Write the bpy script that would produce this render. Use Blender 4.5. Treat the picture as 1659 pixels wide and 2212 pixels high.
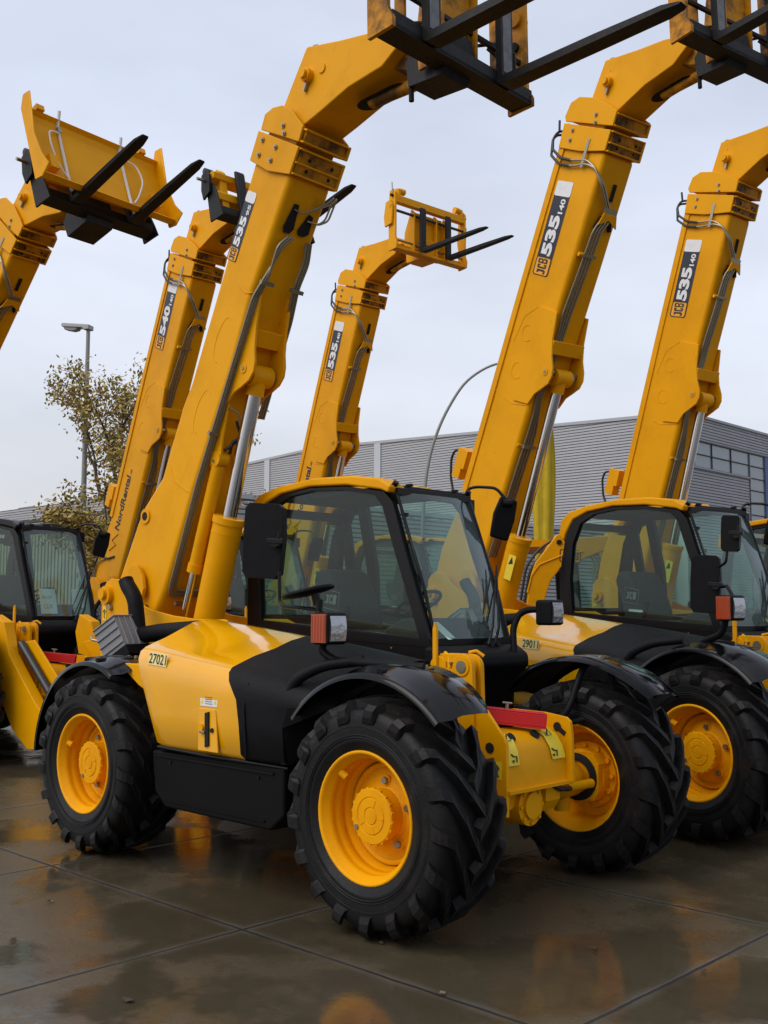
import bpy, math, random
from mathutils import Vector, Matrix
random.seed(7)
S = bpy.context.scene
for o in list(bpy.data.objects): bpy.data.objects.remove(o)
R = math.radians; sin = math.sin; cos = math.cos; PI = math.pi

# ------------------------------------------------------------------ camera
CAM_H = 1.6625
cam = bpy.data.cameras.new("camera"); co = bpy.data.objects.new("camera", cam)
S.collection.objects.link(co); S.camera = co
cam.sensor_fit = 'HORIZONTAL'; cam.sensor_width = 36.0
cam.lens = 2292.47 / 1659 * 36.0
cam.clip_end = 2000; cam.clip_start = 0.05
co.location = (0, 0, CAM_H)
co.rotation_mode = 'XYZ'
co.rotation_euler = (PI / 2 + 0.0931, -0.0022, 0)
S.render.resolution_x = 768; S.render.resolution_y = 1024
S.view_settings.view_transform = 'Standard'; S.view_settings.look = 'None'
S.view_settings.gamma = 1; S.view_settings.exposure = 0.0
S.view_settings.use_curve_mapping = False

# ------------------------------------------------------------------ overcast sky
SUN_EL, SUN_AZ = 48, -122          # azimuth measured from +Y towards +X
w = bpy.data.worlds.new("World"); S.world = w; w.use_nodes = True
nt = w.node_tree; nt.nodes.clear()
out = nt.nodes.new('ShaderNodeOutputWorld')
sky = nt.nodes.new('ShaderNodeTexSky'); sky.sky_type = 'NISHITA'; sky.sun_disc = False
sky.sun_elevation = R(SUN_EL); sky.sun_rotation = R(SUN_AZ); sky.dust_density = 4
bgs = nt.nodes.new('ShaderNodeBackground'); bgs.inputs[1].default_value = 0.05
nt.links.new(sky.outputs[0], bgs.inputs[0])
tc = nt.nodes.new('ShaderNodeTexCoord')
sep = nt.nodes.new('ShaderNodeSeparateXYZ'); nt.links.new(tc.outputs['Generated'], sep.inputs[0])
grad = nt.nodes.new('ShaderNodeValToRGB'); nt.links.new(sep.outputs[2], grad.inputs[0])
cr = grad.color_ramp; cr.elements[0].position = 0.0; cr.elements[0].color = (.62, .62, .66, 1)
cr.elements[1].position = 1.0; cr.elements[1].color = (.72, .75, .84, 1)
for p, c in ((.12, (.66, .66, .70)), (.28, (.70, .72, .79)), (.45, (.62, .66, .76)), (.6, (.60, .63, .70))):
    e = cr.elements.new(p); e.color = c + (1,)
mp = nt.nodes.new('ShaderNodeMapping'); mp.inputs['Scale'].default_value = (1.6, 1.6, 4.5)
mp.inputs['Location'].default_value = (3.1, .4, 1.7)
nt.links.new(tc.outputs['Generated'], mp.inputs[0])
no = nt.nodes.new('ShaderNodeTexNoise'); no.inputs['Scale'].default_value = 1.5; no.inputs['Detail'].default_value = 5
no.inputs['Roughness'].default_value = .5
nt.links.new(mp.outputs[0], no.inputs['Vector'])
r2 = nt.nodes.new('ShaderNodeMapRange'); r2.inputs[1].default_value = .3; r2.inputs[2].default_value = .7
r2.inputs[3].default_value = .84; r2.inputs[4].default_value = 1.10
nt.links.new(no.outputs[0], r2.inputs[0])
mul = nt.nodes.new('ShaderNodeVectorMath'); mul.operation = 'SCALE'
nt.links.new(grad.outputs[0], mul.inputs[0]); nt.links.new(r2.outputs[0], mul.inputs['Scale'])
# unseen sky behind and right of the camera, dimmed to darken boom undersides
dp = nt.nodes.new('ShaderNodeVectorMath'); dp.operation = 'DOT_PRODUCT'; nt.links.new(tc.outputs['Generated'], dp.inputs[0]); dp.inputs[1].default_value = (.78, -.62, 0)
r4 = nt.nodes.new('ShaderNodeMapRange'); r4.inputs[1].default_value = -.25; r4.inputs[2].default_value = .8; r4.inputs[3].default_value = 1.0; r4.inputs[4].default_value = .72
nt.links.new(dp.outputs['Value'], r4.inputs[0])
mu2 = nt.nodes.new('ShaderNodeVectorMath'); mu2.operation = 'SCALE'; nt.links.new(mul.outputs[0], mu2.inputs[0]); nt.links.new(r4.outputs[0], mu2.inputs['Scale'])
bgc = nt.nodes.new('ShaderNodeBackground'); bgc.inputs[1].default_value = 1.0
nt.links.new(mu2.outputs[0], bgc.inputs[0])
add = nt.nodes.new('ShaderNodeAddShader')
nt.links.new(bgs.outputs[0], add.inputs[0]); nt.links.new(bgc.outputs[0], add.inputs[1])
nt.links.new(add.outputs[0], out.inputs[0])

# one weak, very soft sun behind the cloud
sl = bpy.data.lights.new("sun", 'SUN'); sl.energy = 1.3; sl.angle = R(45); sl.color = (1, .97, .92)
so = bpy.data.objects.new("sun", sl); S.collection.objects.link(so)
d = Vector((sin(R(SUN_AZ)) * cos(R(SUN_EL)), cos(R(SUN_AZ)) * cos(R(SUN_EL)), sin(R(SUN_EL))))
so.rotation_euler = d.to_track_quat('Z', 'Y').to_euler()

# ------------------------------------------------------------------ materials
def mat(name, col, rough=.5, metal=0, coat=0, noise=None, bump=None, spec=.5, coatr=.1, chips=None):
    """noise=(scale, amount, colour2): mottling; bump=(scale, strength)"""
    m = bpy.data.materials.new(name); m.use_nodes = True
    t = m.node_tree; b = t.nodes['Principled BSDF']
    b.inputs['Base Color'].default_value = (*col, 1); b.inputs['Roughness'].default_value = rough
    b.inputs['Metallic'].default_value = metal; b.inputs['Coat Weight'].default_value = coat
    b.inputs['Coat Roughness'].default_value = coatr; b.inputs['Specular IOR Level'].default_value = spec
    tc = t.nodes.new('ShaderNodeTexCoord')
    if noise:
        sc, lo, hi, c2 = noise
        n = t.nodes.new('ShaderNodeTexNoise'); n.inputs['Scale'].default_value = sc
        n.inputs['Detail'].default_value = 8; n.inputs['Roughness'].default_value = .65
        t.links.new(tc.outputs['Object'], n.inputs['Vector'])
        r = t.nodes.new('ShaderNodeMapRange'); r.inputs[1].default_value = lo; r.inputs[2].default_value = hi
        t.links.new(n.outputs[0], r.inputs[0])
        x = t.nodes.new('ShaderNodeMix'); x.data_type = 'RGBA'
        x.inputs[6].default_value = (*col, 1); x.inputs[7].default_value = (*c2, 1)
        t.links.new(r.outputs[0], x.inputs[0]); last = x.outputs[2]
        if chips:                                          # small scuffs, grease specks and rain-washed streaks in the paint
            for sc_, a_, b_, c_, st_ in chips:
                mp_ = t.nodes.new('ShaderNodeMapping'); mp_.inputs['Scale'].default_value = st_; t.links.new(tc.outputs['Object'], mp_.inputs[0])
                n_ = t.nodes.new('ShaderNodeTexNoise'); n_.inputs['Scale'].default_value = sc_; n_.inputs['Detail'].default_value = 7; n_.inputs['Roughness'].default_value = .75
                t.links.new(mp_.outputs[0], n_.inputs['Vector'])
                q_ = t.nodes.new('ShaderNodeMapRange'); q_.inputs[1].default_value = a_; q_.inputs[2].default_value = b_; q_.inputs[4].default_value = .8
                t.links.new(n_.outputs[0], q_.inputs[0])
                y_ = t.nodes.new('ShaderNodeMix'); y_.data_type = 'RGBA'; t.links.new(last, y_.inputs[6]); y_.inputs[7].default_value = (*c_, 1)
                t.links.new(q_.outputs[0], y_.inputs[0]); last = y_.outputs[2]
        t.links.new(last, b.inputs['Base Color'])
        r3 = t.nodes.new('ShaderNodeMapRange'); r3.inputs[3].default_value = rough * .75; r3.inputs[4].default_value = min(1, rough * 1.4)
        n2 = t.nodes.new('ShaderNodeTexNoise'); n2.inputs['Scale'].default_value = sc * 4; n2.inputs['Detail'].default_value = 4
        t.links.new(tc.outputs['Object'], n2.inputs['Vector'])
        t.links.new(n2.outputs[0], r3.inputs[0]); t.links.new(r3.outputs[0], b.inputs['Roughness'])
    if bump:
        n = t.nodes.new('ShaderNodeTexNoise'); n.inputs['Scale'].default_value = bump[0]; n.inputs['Detail'].default_value = 3
        t.links.new(tc.outputs['Object'], n.inputs['Vector'])
        u = t.nodes.new('ShaderNodeBump'); u.inputs['Strength'].default_value = bump[1]; u.inputs['Distance'].default_value = .01
        t.links.new(n.outputs[0], u.inputs['Height']); t.links.new(u.outputs[0], b.inputs['Normal'])
    return m
M = {}
M['yel'] = mat('yellow_paint', (.79, .355, 0), .42, noise=(1.6, .45, .8, (.64, .275, 0)), bump=(90, .05), spec=.14, chips=[(9, .68, .74, (.20, .10, .01), (1, 1, 1)), (2.4, .60, .80, (.50, .22, .005), (1, 1, 3))])
M['yelg'] = mat('yellow_gloss_panel', (.84, .40, 0), .16, coat=.75, coatr=.05, noise=(1.5, .4, .9, (.74, .34, 0)), spec=.3, chips=[(11, .70, .76, (.35, .2, .03), (1, 1, 1))])
M['rim'] = mat('yellow_rim', (.82, .36, 0), .5, noise=(3, .45, .75, (.66, .26, .001)), bump=(60, .08), spec=.14, chips=[(10, .66, .72, (.22, .10, .02), (1, 1, 1))])
M['yelw'] = mat('worn_yellow', (.58, .24, .004), .5, noise=(4, .42, .60, (.10, .045, .010)), bump=(60, .1), spec=.2)
M['blk'] = mat('black_plastic', (.0055, .0055, .0065), .48, noise=(14, .4, .8, (.009, .009, .011)), bump=(220, .12), spec=.12)
M['blkg'] = mat('black_gloss', (.003, .003, .0035), .12, coat=.08, coatr=.05, bump=(3, .06), spec=.22)
M['frm'] = mat('black_frame', (.006, .006, .007), .3, spec=.22)
M['chs'] = mat('dark_underbody', (.004, .004, .004), .6, spec=.12)
M['tyre'] = mat('tyre_rubber', (.0065, .0065, .0072), .45, noise=(6, .50, .72, (.018, .014, .011)), bump=(70, .2), spec=.22, chips=[(12, .62, .74, (.035, .030, .026), (1, 1, 1))])
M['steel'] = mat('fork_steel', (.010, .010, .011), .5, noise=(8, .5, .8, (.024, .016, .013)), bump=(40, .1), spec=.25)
M['stl2'] = mat('scuffed_fork_face', (.17, .17, .18), .5, noise=(12, .4, .7, (.10, .10, .11)))
M['chr'] = mat('chrome_rod', (.62, .62, .64), .14, metal=1)
M['pipe'] = mat('zinc_pipe', (.27, .24, .17), .35, metal=.7)
M['hose'] = mat('rubber_hose', (.015, .015, .015), .4)
M['grey'] = mat('grey_plastic', (.21, .215, .225), .4)
M['seat'] = mat('seat_fabric', (.030, .030, .034), .9)
M['red'] = mat('red_paint', (.62, .012, .014), .35, bump=(40, .05))
M['dec'] = mat('decal_navy', (.012, .014, .028), .35)
M['whi'] = mat('decal_white', (.75, .76, .78), .4, noise=(8, .5, .8, (.62, .63, .66)))
M['pale'] = mat('decal_pale', (.80, .66, .25), .5)
M['lab'] = mat('label_yellow', (.80, .62, .03), .45)
M['ylogo'] = mat('logo_yellow', (.80, .36, .01), .4)
M['ink'] = mat('decal_ink', (.012, .012, .012), .5)
M['amb'] = mat('amber_lens', (.34, .045, .006), .2, coat=.4)
M['lens'] = mat('lamp_lens', (.42, .43, .46), .10, metal=.6, coat=1, bump=(28, 1.0))
M['strap'] = mat('strap_white', (.72, .72, .70), .6)
M['paper'] = mat('paper', (.72, .80, .80), .7)
M['hole'] = mat('dark_opening', (.006, .005, .004), .9)
M['bolt'] = mat('bolt_zinc', (.34, .31, .24), .35, metal=.8)
M['galv'] = mat('galvanised', (.30, .31, .31), .5, metal=.5)
M['conc'] = mat('pole_grey', (.24, .25, .24), .6)
M['flag'] = mat('flag_yellow', (.56, .40, .01), .8, noise=(3, .4, .7, (.44, .31, .01)))
M['bark'] = mat('bark', (.045, .034, .024), .9)
M['grime'] = mat('grime', (.35, .24, .03), .7)

def glassmat(name, tint, gloss=.25, cloudy=.10):
    m = bpy.data.materials.new(name); m.use_nodes = True; t = m.node_tree; t.nodes.clear()
    o = t.nodes.new('ShaderNodeOutputMaterial')
    tr = t.nodes.new('ShaderNodeBsdfTransparent'); tr.inputs[0].default_value = (*tint, 1)
    gl = t.nodes.new('ShaderNodeBsdfGlossy'); gl.inputs['Roughness'].default_value = .04
    gl.inputs[0].default_value = (.85, .95, .95, 1)
    df = t.nodes.new('ShaderNodeBsdfDiffuse'); df.inputs[0].default_value = (.33, .42, .40, 1)
    lw = t.nodes.new('ShaderNodeLayerWeight'); lw.inputs[0].default_value = .5
    pw = t.nodes.new('ShaderNodeMath'); pw.operation = 'POWER'; t.links.new(lw.outputs['Facing'], pw.inputs[0]); pw.inputs[1].default_value = 4.0
    fr = t.nodes.new('ShaderNodeMath'); fr.operation = 'MULTIPLY_ADD'; t.links.new(pw.outputs[0], fr.inputs[0]); fr.inputs[1].default_value = .9; fr.inputs[2].default_value = .045
    tc = t.nodes.new('ShaderNodeTexCoord')
    # rain drops on the pane
    v = t.nodes.new('ShaderNodeTexVoronoi'); v.inputs['Scale'].default_value = 85
    t.links.new(tc.outputs['Object'], v.inputs['Vector'])
    rm = t.nodes.new('ShaderNodeMapRange'); rm.inputs[1].default_value = .10; rm.inputs[2].default_value = .26
    rm.inputs[3].default_value = 1; rm.inputs[4].default_value = 0
    t.links.new(v.outputs['Distance'], rm.inputs[0])
    n = t.nodes.new('ShaderNodeTexNoise'); n.inputs['Scale'].default_value = 3.2; n.inputs['Detail'].default_value = 6
    t.links.new(tc.outputs['Object'], n.inputs['Vector'])
    rn = t.nodes.new('ShaderNodeMapRange'); rn.inputs[1].default_value = .42; rn.inputs[2].default_value = .72
    t.links.new(n.outputs[0], rn.inputs[0])
    mm = t.nodes.new('ShaderNodeMath'); mm.operation = 'MULTIPLY'
    t.links.new(rm.outputs[0], mm.inputs[0]); t.links.new(rn.outputs[0], mm.inputs[1])
    bu = t.nodes.new('ShaderNodeBump'); bu.inputs['Strength'].default_value = .5; bu.inputs['Distance'].default_value = .003
    t.links.new(mm.outputs[0], bu.inputs['Height'])
    t.links.new(bu.outputs[0], gl.inputs['Normal'])
    f2 = t.nodes.new('ShaderNodeMath'); f2.operation = 'MULTIPLY_ADD'
    t.links.new(fr.outputs[0], f2.inputs[0]); f2.inputs[1].default_value = 1.0; f2.inputs[2].default_value = gloss * .25
    m1 = t.nodes.new('ShaderNodeMixShader')
    t.links.new(f2.outputs[0], m1.inputs[0]); t.links.new(tr.outputs[0], m1.inputs[1]); t.links.new(gl.outputs[0], m1.inputs[2])
    c = t.nodes.new('ShaderNodeMath'); c.operation = 'MULTIPLY_ADD'
    t.links.new(mm.outputs[0], c.inputs[0]); c.inputs[1].default_value = .30; c.inputs[2].default_value = cloudy
    m2 = t.nodes.new('ShaderNodeMixShader')
    t.links.new(c.outputs[0], m2.inputs[0]); t.links.new(m1.outputs[0], m2.inputs[1]); t.links.new(df.outputs[0], m2.inputs[2])
    t.links.new(m2.outputs[0], o.inputs[0])
    return m
M['glass'] = glassmat('tinted_side_glass', (.56, .74, .66), .0, .010)
M['wscr'] = glassmat('windscreen_glass', (.70, .86, .80), .15, .13)

# ------------------------------------------------------------------ mesh builder
class MB:
    def __init__(s): s.v = []; s.f = []; s.m = []; s.mats = []; s.sm = []
    def mi(s, m):
        m = M[m]
        if m not in s.mats: s.mats.append(m)
        return s.mats.index(m)
    def add(s, vs, fs, m, smooth=False):
        b = len(s.v); k = s.mi(m); s.v += [tuple(p) for p in vs]
        for f in fs: s.f.append([b + i for i in f]); s.m.append(k); s.sm.append(smooth)
        return s
    def box(s, c, d, m, rot=None):
        x, y, z = (q / 2 for q in d)
        vs = [Vector((i * x, j * y, k * z)) for i in (-1, 1) for j in (-1, 1) for k in (-1, 1)]
        if rot is not None:
            from mathutils import Euler
            q = Euler(rot); vs2 = []
            for p in vs: p = p.copy(); p.rotate(q); vs2.append(p)
            vs = vs2
        vs = [p + Vector(c) for p in vs]
        return s.add(vs, [(0, 1, 3, 2), (4, 6, 7, 5), (0, 4, 5, 1), (2, 3, 7, 6), (0, 2, 6, 4), (1, 5, 7, 3)], m)
    def prism(s, poly, y0, y1, m, ax='y'):
        n = len(poly)
        a = sum(poly[i][0] * poly[(i + 1) % n][1] - poly[(i + 1) % n][0] * poly[i][1] for i in range(n))
        if a < 0: poly = poly[::-1]
        def P(p, t): return {'y': (p[0], t, p[1]), 'x': (t, p[0], p[1]), 'z': (p[0], p[1], t)}[ax]
        vs = [P(p, y0) for p in poly] + [P(p, y1) for p in poly]
        fs = [tuple(range(n)), tuple(range(2 * n - 1, n - 1, -1))] + [(i, n + i, n + (i + 1) % n, (i + 1) % n) for i in range(n)]
        if ax != 'y': fs = [f[::-1] for f in fs]
        return s.add(vs, fs, m)
    def tube(s, pts, r, m, n=10, cap=True, fillet=0):
        pts = [Vector(p) for p in pts]
        if fillet:
            q = [pts[0]]
            for i in range(1, len(pts) - 1):
                a, b, c = pts[i - 1], pts[i], pts[i + 1]
                f = min(fillet, (a - b).length * .45, (c - b).length * .45)
                p0 = b + (a - b).normalized() * f; p2 = b + (c - b).normalized() * f
                for k in range(5):
                    t = k / 4; q.append(p0 * (1 - t) ** 2 + b * 2 * t * (1 - t) + p2 * t * t)
            q.append(pts[-1]); pts = q
        rs = r if isinstance(r, (list, tuple)) else [r] * len(pts)
        if len(rs) != len(pts): rs = [rs[0] + (rs[-1] - rs[0]) * i / (len(pts) - 1) for i in range(len(pts))]
        vs = []; prev = None
        for i, p in enumerate(pts):
            t = (pts[min(i + 1, len(pts) - 1)] - pts[max(i - 1, 0)]).normalized()
            if prev is None:
                u = t.cross(Vector((0, 0, 1)));
                if u.length < .1: u = t.cross(Vector((0, 1, 0)))
                u.normalize()
            else:
                u = prev - t * prev.dot(t); u.normalize()
            prev = u; w_ = t.cross(u)
            for k in range(n):
                a = 2 * PI * k / n; vs.append(p + (u * cos(a) + w_ * sin(a)) * rs[i])
        fs = []
        for i in range(len(pts) - 1):
            for k in range(n):
                fs.append((i * n + k, i * n + (k + 1) % n, (i + 1) * n + (k + 1) % n, (i + 1) * n + k))
        s.add(vs, fs, m, True)
        if cap:
            s.add(vs[:n], [tuple(range(n))[::-1]], m); s.add(vs[-n:], [tuple(range(n))], m)
        return s
    def cyl(s, a, b, r, m, n=24, r2=None):
        return s.tube([a, b], [r, r if r2 is None else r2], m, n)
    def lathe(s, prof, m, n=48, ctr=(0, 0, 0), smooth=True, a0=0, a1=2 * PI):
        """profile (r, y) about the Y axis"""
        cl = abs(a1 - a0 - 2 * PI) < 1e-6; k = n if cl else n + 1; vs = []
        for r, y in prof:
            for i in range(k):
                a = a0 + (a1 - a0) * i / n; vs.append((ctr[0] + r * cos(a), ctr[1] + y, ctr[2] + r * sin(a)))
        fs = []
        for j in range(len(prof) - 1):
            for i in range(n):
                i2 = (i + 1) % k
                fs.append((j * k + i, (j + 1) * k + i, (j + 1) * k + i2, j * k + i2))
        return s.add(vs, fs, m, smooth)
    def grid(s, P, m, smooth=True, closed=False):
        h = len(P); wd = len(P[0]); vs = [p for row in P for p in row]; fs = []
        for i in range(h - 1):
            for j in range(wd if closed else wd - 1):
                j2 = (j + 1) % wd; fs.append((i * wd + j, i * wd + j2, (i + 1) * wd + j2, (i + 1) * wd + j))
        return s.add(vs, fs, m, smooth)
    def xf(s, mtx, frm=0):
        for i in range(frm, len(s.v)): s.v[i] = tuple(mtx @ Vector(s.v[i]))
        return s
    def build(s, name, parent=None, loc=(0, 0, 0), rot=(0, 0, 0), bevel=0, seg=2, solid=0, sub=0, auto=None):
        me = bpy.data.meshes.new(name); me.from_pydata(s.v, [], s.f)
        for m in s.mats: me.materials.append(m)
        me.polygons.foreach_set('material_index', s.m); me.polygons.foreach_set('use_smooth', s.sm)
        me.update()
        o = bpy.data.objects.new(name, me); S.collection.objects.link(o)
        if parent is not None: o.parent = parent
        o.location = loc; o.rotation_euler = rot
        if solid:
            q = o.modifiers.new('solid', 'SOLIDIFY'); q.thickness = solid; q.offset = 0
        if bevel:
            q = o.modifiers.new('bevel', 'BEVEL'); q.width = bevel; q.segments = seg; q.limit_method = 'ANGLE'; q.angle_limit = R(35)
            q.harden_normals = True
            me.polygons.foreach_set('use_smooth', [True] * len(me.polygons))
        if sub:
            q = o.modifiers.new('sub', 'SUBSURF'); q.levels = sub; q.render_levels = sub
        return o

def empty(name, loc, rot=(0, 0, 0), parent=None):
    o = bpy.data.objects.new(name, None); S.collection.objects.link(o); o.empty_display_size = .2
    o.location = loc; o.rotation_euler = rot
    if parent is not None: o.parent = parent
    return o
def tag(o, label=None, cat=None, group=None, kind=None):
    if label: o['label'] = label
    if cat: o['category'] = cat
    if group: o['group'] = group
    if kind: o['kind'] = kind
    return o

_tc = {}
def text_geo(t, offset=0.0):
    """unit-height glyph outlines as flat mesh data"""
    k = (t, offset)
    if k in _tc: return _tc[k]
    c = bpy.data.curves.new('t', 'FONT'); c.body = t; c.size = 1; c.offset = offset; c.resolution_u = 3
    o = bpy.data.objects.new('t', c); S.collection.objects.link(o)
    bpy.context.view_layer.update()
    me = o.evaluated_get(bpy.context.evaluated_depsgraph_get()).to_mesh()
    vs = [tuple(v.co) for v in me.vertices]; fs = [tuple(p.vertices) for p in me.polygons]
    bpy.data.objects.remove(o); bpy.data.curves.remove(c)
    x0 = min(v[0] for v in vs); x1 = max(v[0] for v in vs); y0 = min(v[1] for v in vs); y1 = max(v[1] for v in vs)
    vs = [((v[0] - x0) / (x1 - x0), (v[1] - y0) / (y1 - y0)) for v in vs]
    _tc[k] = (vs, fs); return _tc[k]
def put_text(mb, t, org, ux, uy, m, offset=0.0, shear=0):
    """writes t in the parallelogram org + ux + uy"""
    vs, fs = text_geo(t, offset); org, ux, uy = Vector(org), Vector(ux), Vector(uy)
    mb.add([org + ux * (a + shear * b) + uy * b for a, b in vs], fs, m)
def quad(mb, org, ux, uy, m, r=0):
    org, ux, uy = Vector(org), Vector(ux), Vector(uy)
    if not r: return mb.add([org, org + ux, org + ux + uy, org + uy], [(0, 1, 2, 3)], m)
    a = r / ux.length; b = r / uy.length; pts = []
    for cx, cy, s0 in ((1 - a, b, -90), (1 - a, 1 - b, 0), (a, 1 - b, 90), (a, b, 180)):
        for k in range(5):
            t = R(s0 + 22.5 * k); pts.append((cx + a * cos(t), cy + b * sin(t)))
    return mb.add([org + ux * p + uy * q for p, q in pts], [tuple(range(len(pts)))], m)
# blocky JCB lettering: J, C, B drawn as polygons in a unit box
def logo(mb, org, ux, uy, nrm, box='ylogo', ink='ink', frame=True):
    org, ux, uy, nrm = Vector(org), Vector(ux), Vector(uy), Vector(nrm)
    def q(o, p): return quad(mb, org + nrm * o + ux * p[0] + uy * p[1], ux * p[2], uy * p[3], p[4], p[5])
    if frame:
        q(.001, (0, 0, 1, 1, ink, .12 * uy.length)); q(.002, (.05, .07, .90, .86, box, .09 * uy.length))
    L = [[(.10, .22), (.10, .36), (.17, .36), (.17, .32), (.22, .32), (.22, .64), (.15, .64), (.15, .76), (.33, .76), (.33, .30), (.27, .22)],
         [(.38, .28), (.38, .72), (.42, .78), (.60, .80), (.60, .62), (.52, .62), (.52, .68), (.47, .67), (.47, .32), (.52, .31), (.52, .40), (.60, .40), (.60, .22), (.43, .22)],
         [(.65, .22), (.65, .80), (.84, .83), (.90, .78), (.90, .58), (.86, .53), (.90, .48), (.90, .28), (.85, .22)]]
    for i, P in enumerate(L):
        n = len(P); P = [(a, b) for a, b in P]
        mb.add([org + nrm * .003 + ux * a + uy * b for a, b in P], [tuple(range(n))[::-1]], ink)
    for (a, b, c, d_) in ((.72, .33, .10, .14), (.72, .58, .10, .13)):
        if frame: q(.004, (a, b, c, d_, box, 0))

def circ(cx, cz, r, a0=0, a1=360, n=16):
    return [(cx + r * cos(R(a0 + (a1 - a0) * i / n)), cz + r * sin(R(a0 + (a1 - a0) * i / n))) for i in range(n + 1)]
# ------------------------------------------------------------------ shared telehandler meshes
_mc = {}
def inst(key, fn, name, parent, loc=(0, 0, 0), rot=(0, 0, 0)):
    """first call builds the object with fn(), later calls copy it (sharing its mesh)"""
    if key not in _mc:
        o = fn(); o.name = name; _mc[key] = o
    else:
        o = _mc[key].copy(); o.name = name; S.collection.objects.link(o)
    o.parent = parent; o.location = loc; o.rotation_euler = rot
    return o

def tyre_mb(sg):
    mb = MB(); prof = [(.325, -.200), (.345, -.222), (.38, -.230), (.385, -.235), (.395, -.232), (.44, -.238), (.50, -.234), (.540, -.222), (.556, -.190), (.560, -.10), (.562, 0)]
    prof = prof + [(r, -y) for r, y in prof[-2::-1]]
    mb.lathe(prof, 'tyre', 72)
    for rr in (.405, .418, .462):
        for s_ in (-1, 1): mb.lathe([(rr - .004, s_ * .234), (rr, s_ * .2405), (rr + .004, s_ * .234)], 'tyre', 72)
    st = [(-.022, .548, .612), (.05, .548, .614), (.12, .548, .610), (.190, .545, .600), (.232, .525, .580), (.252, .505, .552), (.254, .490, .515), (.246, .478, .485)]
    n = 17
    for side in (-1, 1):
        for k in range(n):
            p0 = 2 * PI * (k + (.5 if side > 0 else 0)) / n; P = []
            for j, (y, rb, rt) in enumerate(st):
                ph = p0 + .50 * min(1, max(0, y) / .20) + (.015 * j)
                hw = .045 + .018 * max(0, (j - 3) / 4) + (.006 if j == 0 else 0); bw = hw + .022
                yb = y if j < 4 else y - .012; row = []
                for a, r, yy in ((-bw, rb, yb), (-hw, rt, y), (hw, rt, y), (bw, rb, yb)):
                    row.append((r * cos(ph + a), side * yy, r * sin(ph + a)))
                P.append(row)
            vs = [p for row in P for p in row]; fs = []
            for j in range(len(P) - 1):
                for i in range(3): fs.append((j * 4 + i, j * 4 + i + 1, j * 4 + 5 + i, j * 4 + 4 + i))
            fs += [(0, 1, 2, 3), tuple(len(vs) - 1 - i for i in range(4))]
            mb.add(vs, fs, 'tyre')
    if sg > 0: mb.v = [(x, -y, z) for x, y, z in mb.v]
    return mb
def rim_mb(sg):
    mb = MB()
    mb.lathe([(.322, -.185), (.335, -.200), (.341, -.214), (.336, -.222), (.326, -.222), (.318, -.212), (.314, -.195), (.296, -.180), (.292, -.150), (.298, -.140), (.290, -.125), (.285, -.085), (.291, -.078), (.285, -.068), (.272, -.040), (.262, .0), (.26, .02)], 'rim', 64)
    mb.lathe([(.262, -.035), (.250, -.045), (.236, -.040), (.232, -.022), (.225, -.018), (.175, -.045), (.150, -.052), (.10, -.052)], 'rim', 64)
    mb.lathe([(.26, .02), (.275, .10), (.292, .15), (.314, .195), (.330, .215), (.341, .214), (.336, .20), (.322, .19)], 'rim', 64)
    mb.lathe([(.26, .018), (.05, .018)], 'rim', 48)
    for k in range(5):
        a = R(72 * k + 30); c = Vector((.172 * cos(a), 0, .172 * sin(a)))
        mb.cyl(c + Vector((0, -.040, 0)), c + Vector((0, -.054, 0)), .026, 'rim', 16)
        mb.cyl(c + Vector((0, -.050, 0)), c + Vector((0, -.076, 0)), .019, 'bolt', 6)
        mb.cyl(c + Vector((0, -.058, 0)), c + Vector((0, -.068, 0)), .009, 'bolt', 8)
    a = R(150); mb.cyl((.30 * cos(a), -.17, .30 * sin(a)), (.26 * cos(a), -.155, .26 * sin(a)), .022, 'rim', 12)
    if sg > 0: mb.v = [(x, -y, z) for x, y, z in mb.v]
    return mb
def hub_mb(sg):
    mb = MB(); n = 72
    mb.lathe([(.150, -.048), (.142, -.056), (.132, -.062), (.130, -.140), (.143, -.142), (.143, -.156), (.138, -.162), (.100, -.164), (.097, -.160), (.092, -.160), (.089, -.165), (.048, -.166), (.045, -.162), (.041, -.162), (.038, -.167), (0.001, -.168)], 'rim', n, smooth=False)
    for k in range(20):
        a = R(18 * k + 8); c = Vector((.142 * cos(a), 0, .142 * sin(a)))
        mb.cyl(c + Vector((0, -.142, 0)), c + Vector((0, -.158, 0)), .008, 'rim', 6)
    for k in range(5):
        a = R(72 * k + 10); mb.box((.070 * cos(a), -.164, .070 * sin(a)), (.040, .008, .008), 'rim', (0, -a, 0))
    mb.cyl((-.085, -.160, -.085), (-.085, -.172, -.085), .013, 'bolt', 8)
    # inner knuckle and planetary housing behind the rim
    mb.lathe([(.215, .02), (.21, .05), (.175, .055), (.170, .12), (.145, .125), (.14, .17), (.085, .175), (.075, .28)], 'rim', 48, smooth=False)
    for k in range(12): mb.cyl((.19 * cos(k * PI / 6), .05, .19 * sin(k * PI / 6)), (.19 * cos(k * PI / 6), .075, .19 * sin(k * PI / 6)), .016, 'rim', 8)
    mb.lathe([(.148, .172), (.15, .18), (.10, .185)], 'hole', 32)
    if sg > 0: mb.v = [(x, -y, z) for x, y, z in mb.v]
    return mb
def wheel(parent, x, y, turn=0.0):
    sg = -1 if y < 0 else 1
    e = inst(('w', sg), lambda: hub_mb(sg).build('wheel'), 'wheel', parent, (x, y, .61), (0, turn, 0))
    inst(('t', sg), lambda: tyre_mb(sg).build('tyre'), 'tyre', e)
    inst(('r', sg), lambda: rim_mb(sg).build('rim'), 'rim', e)
    return e

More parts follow.
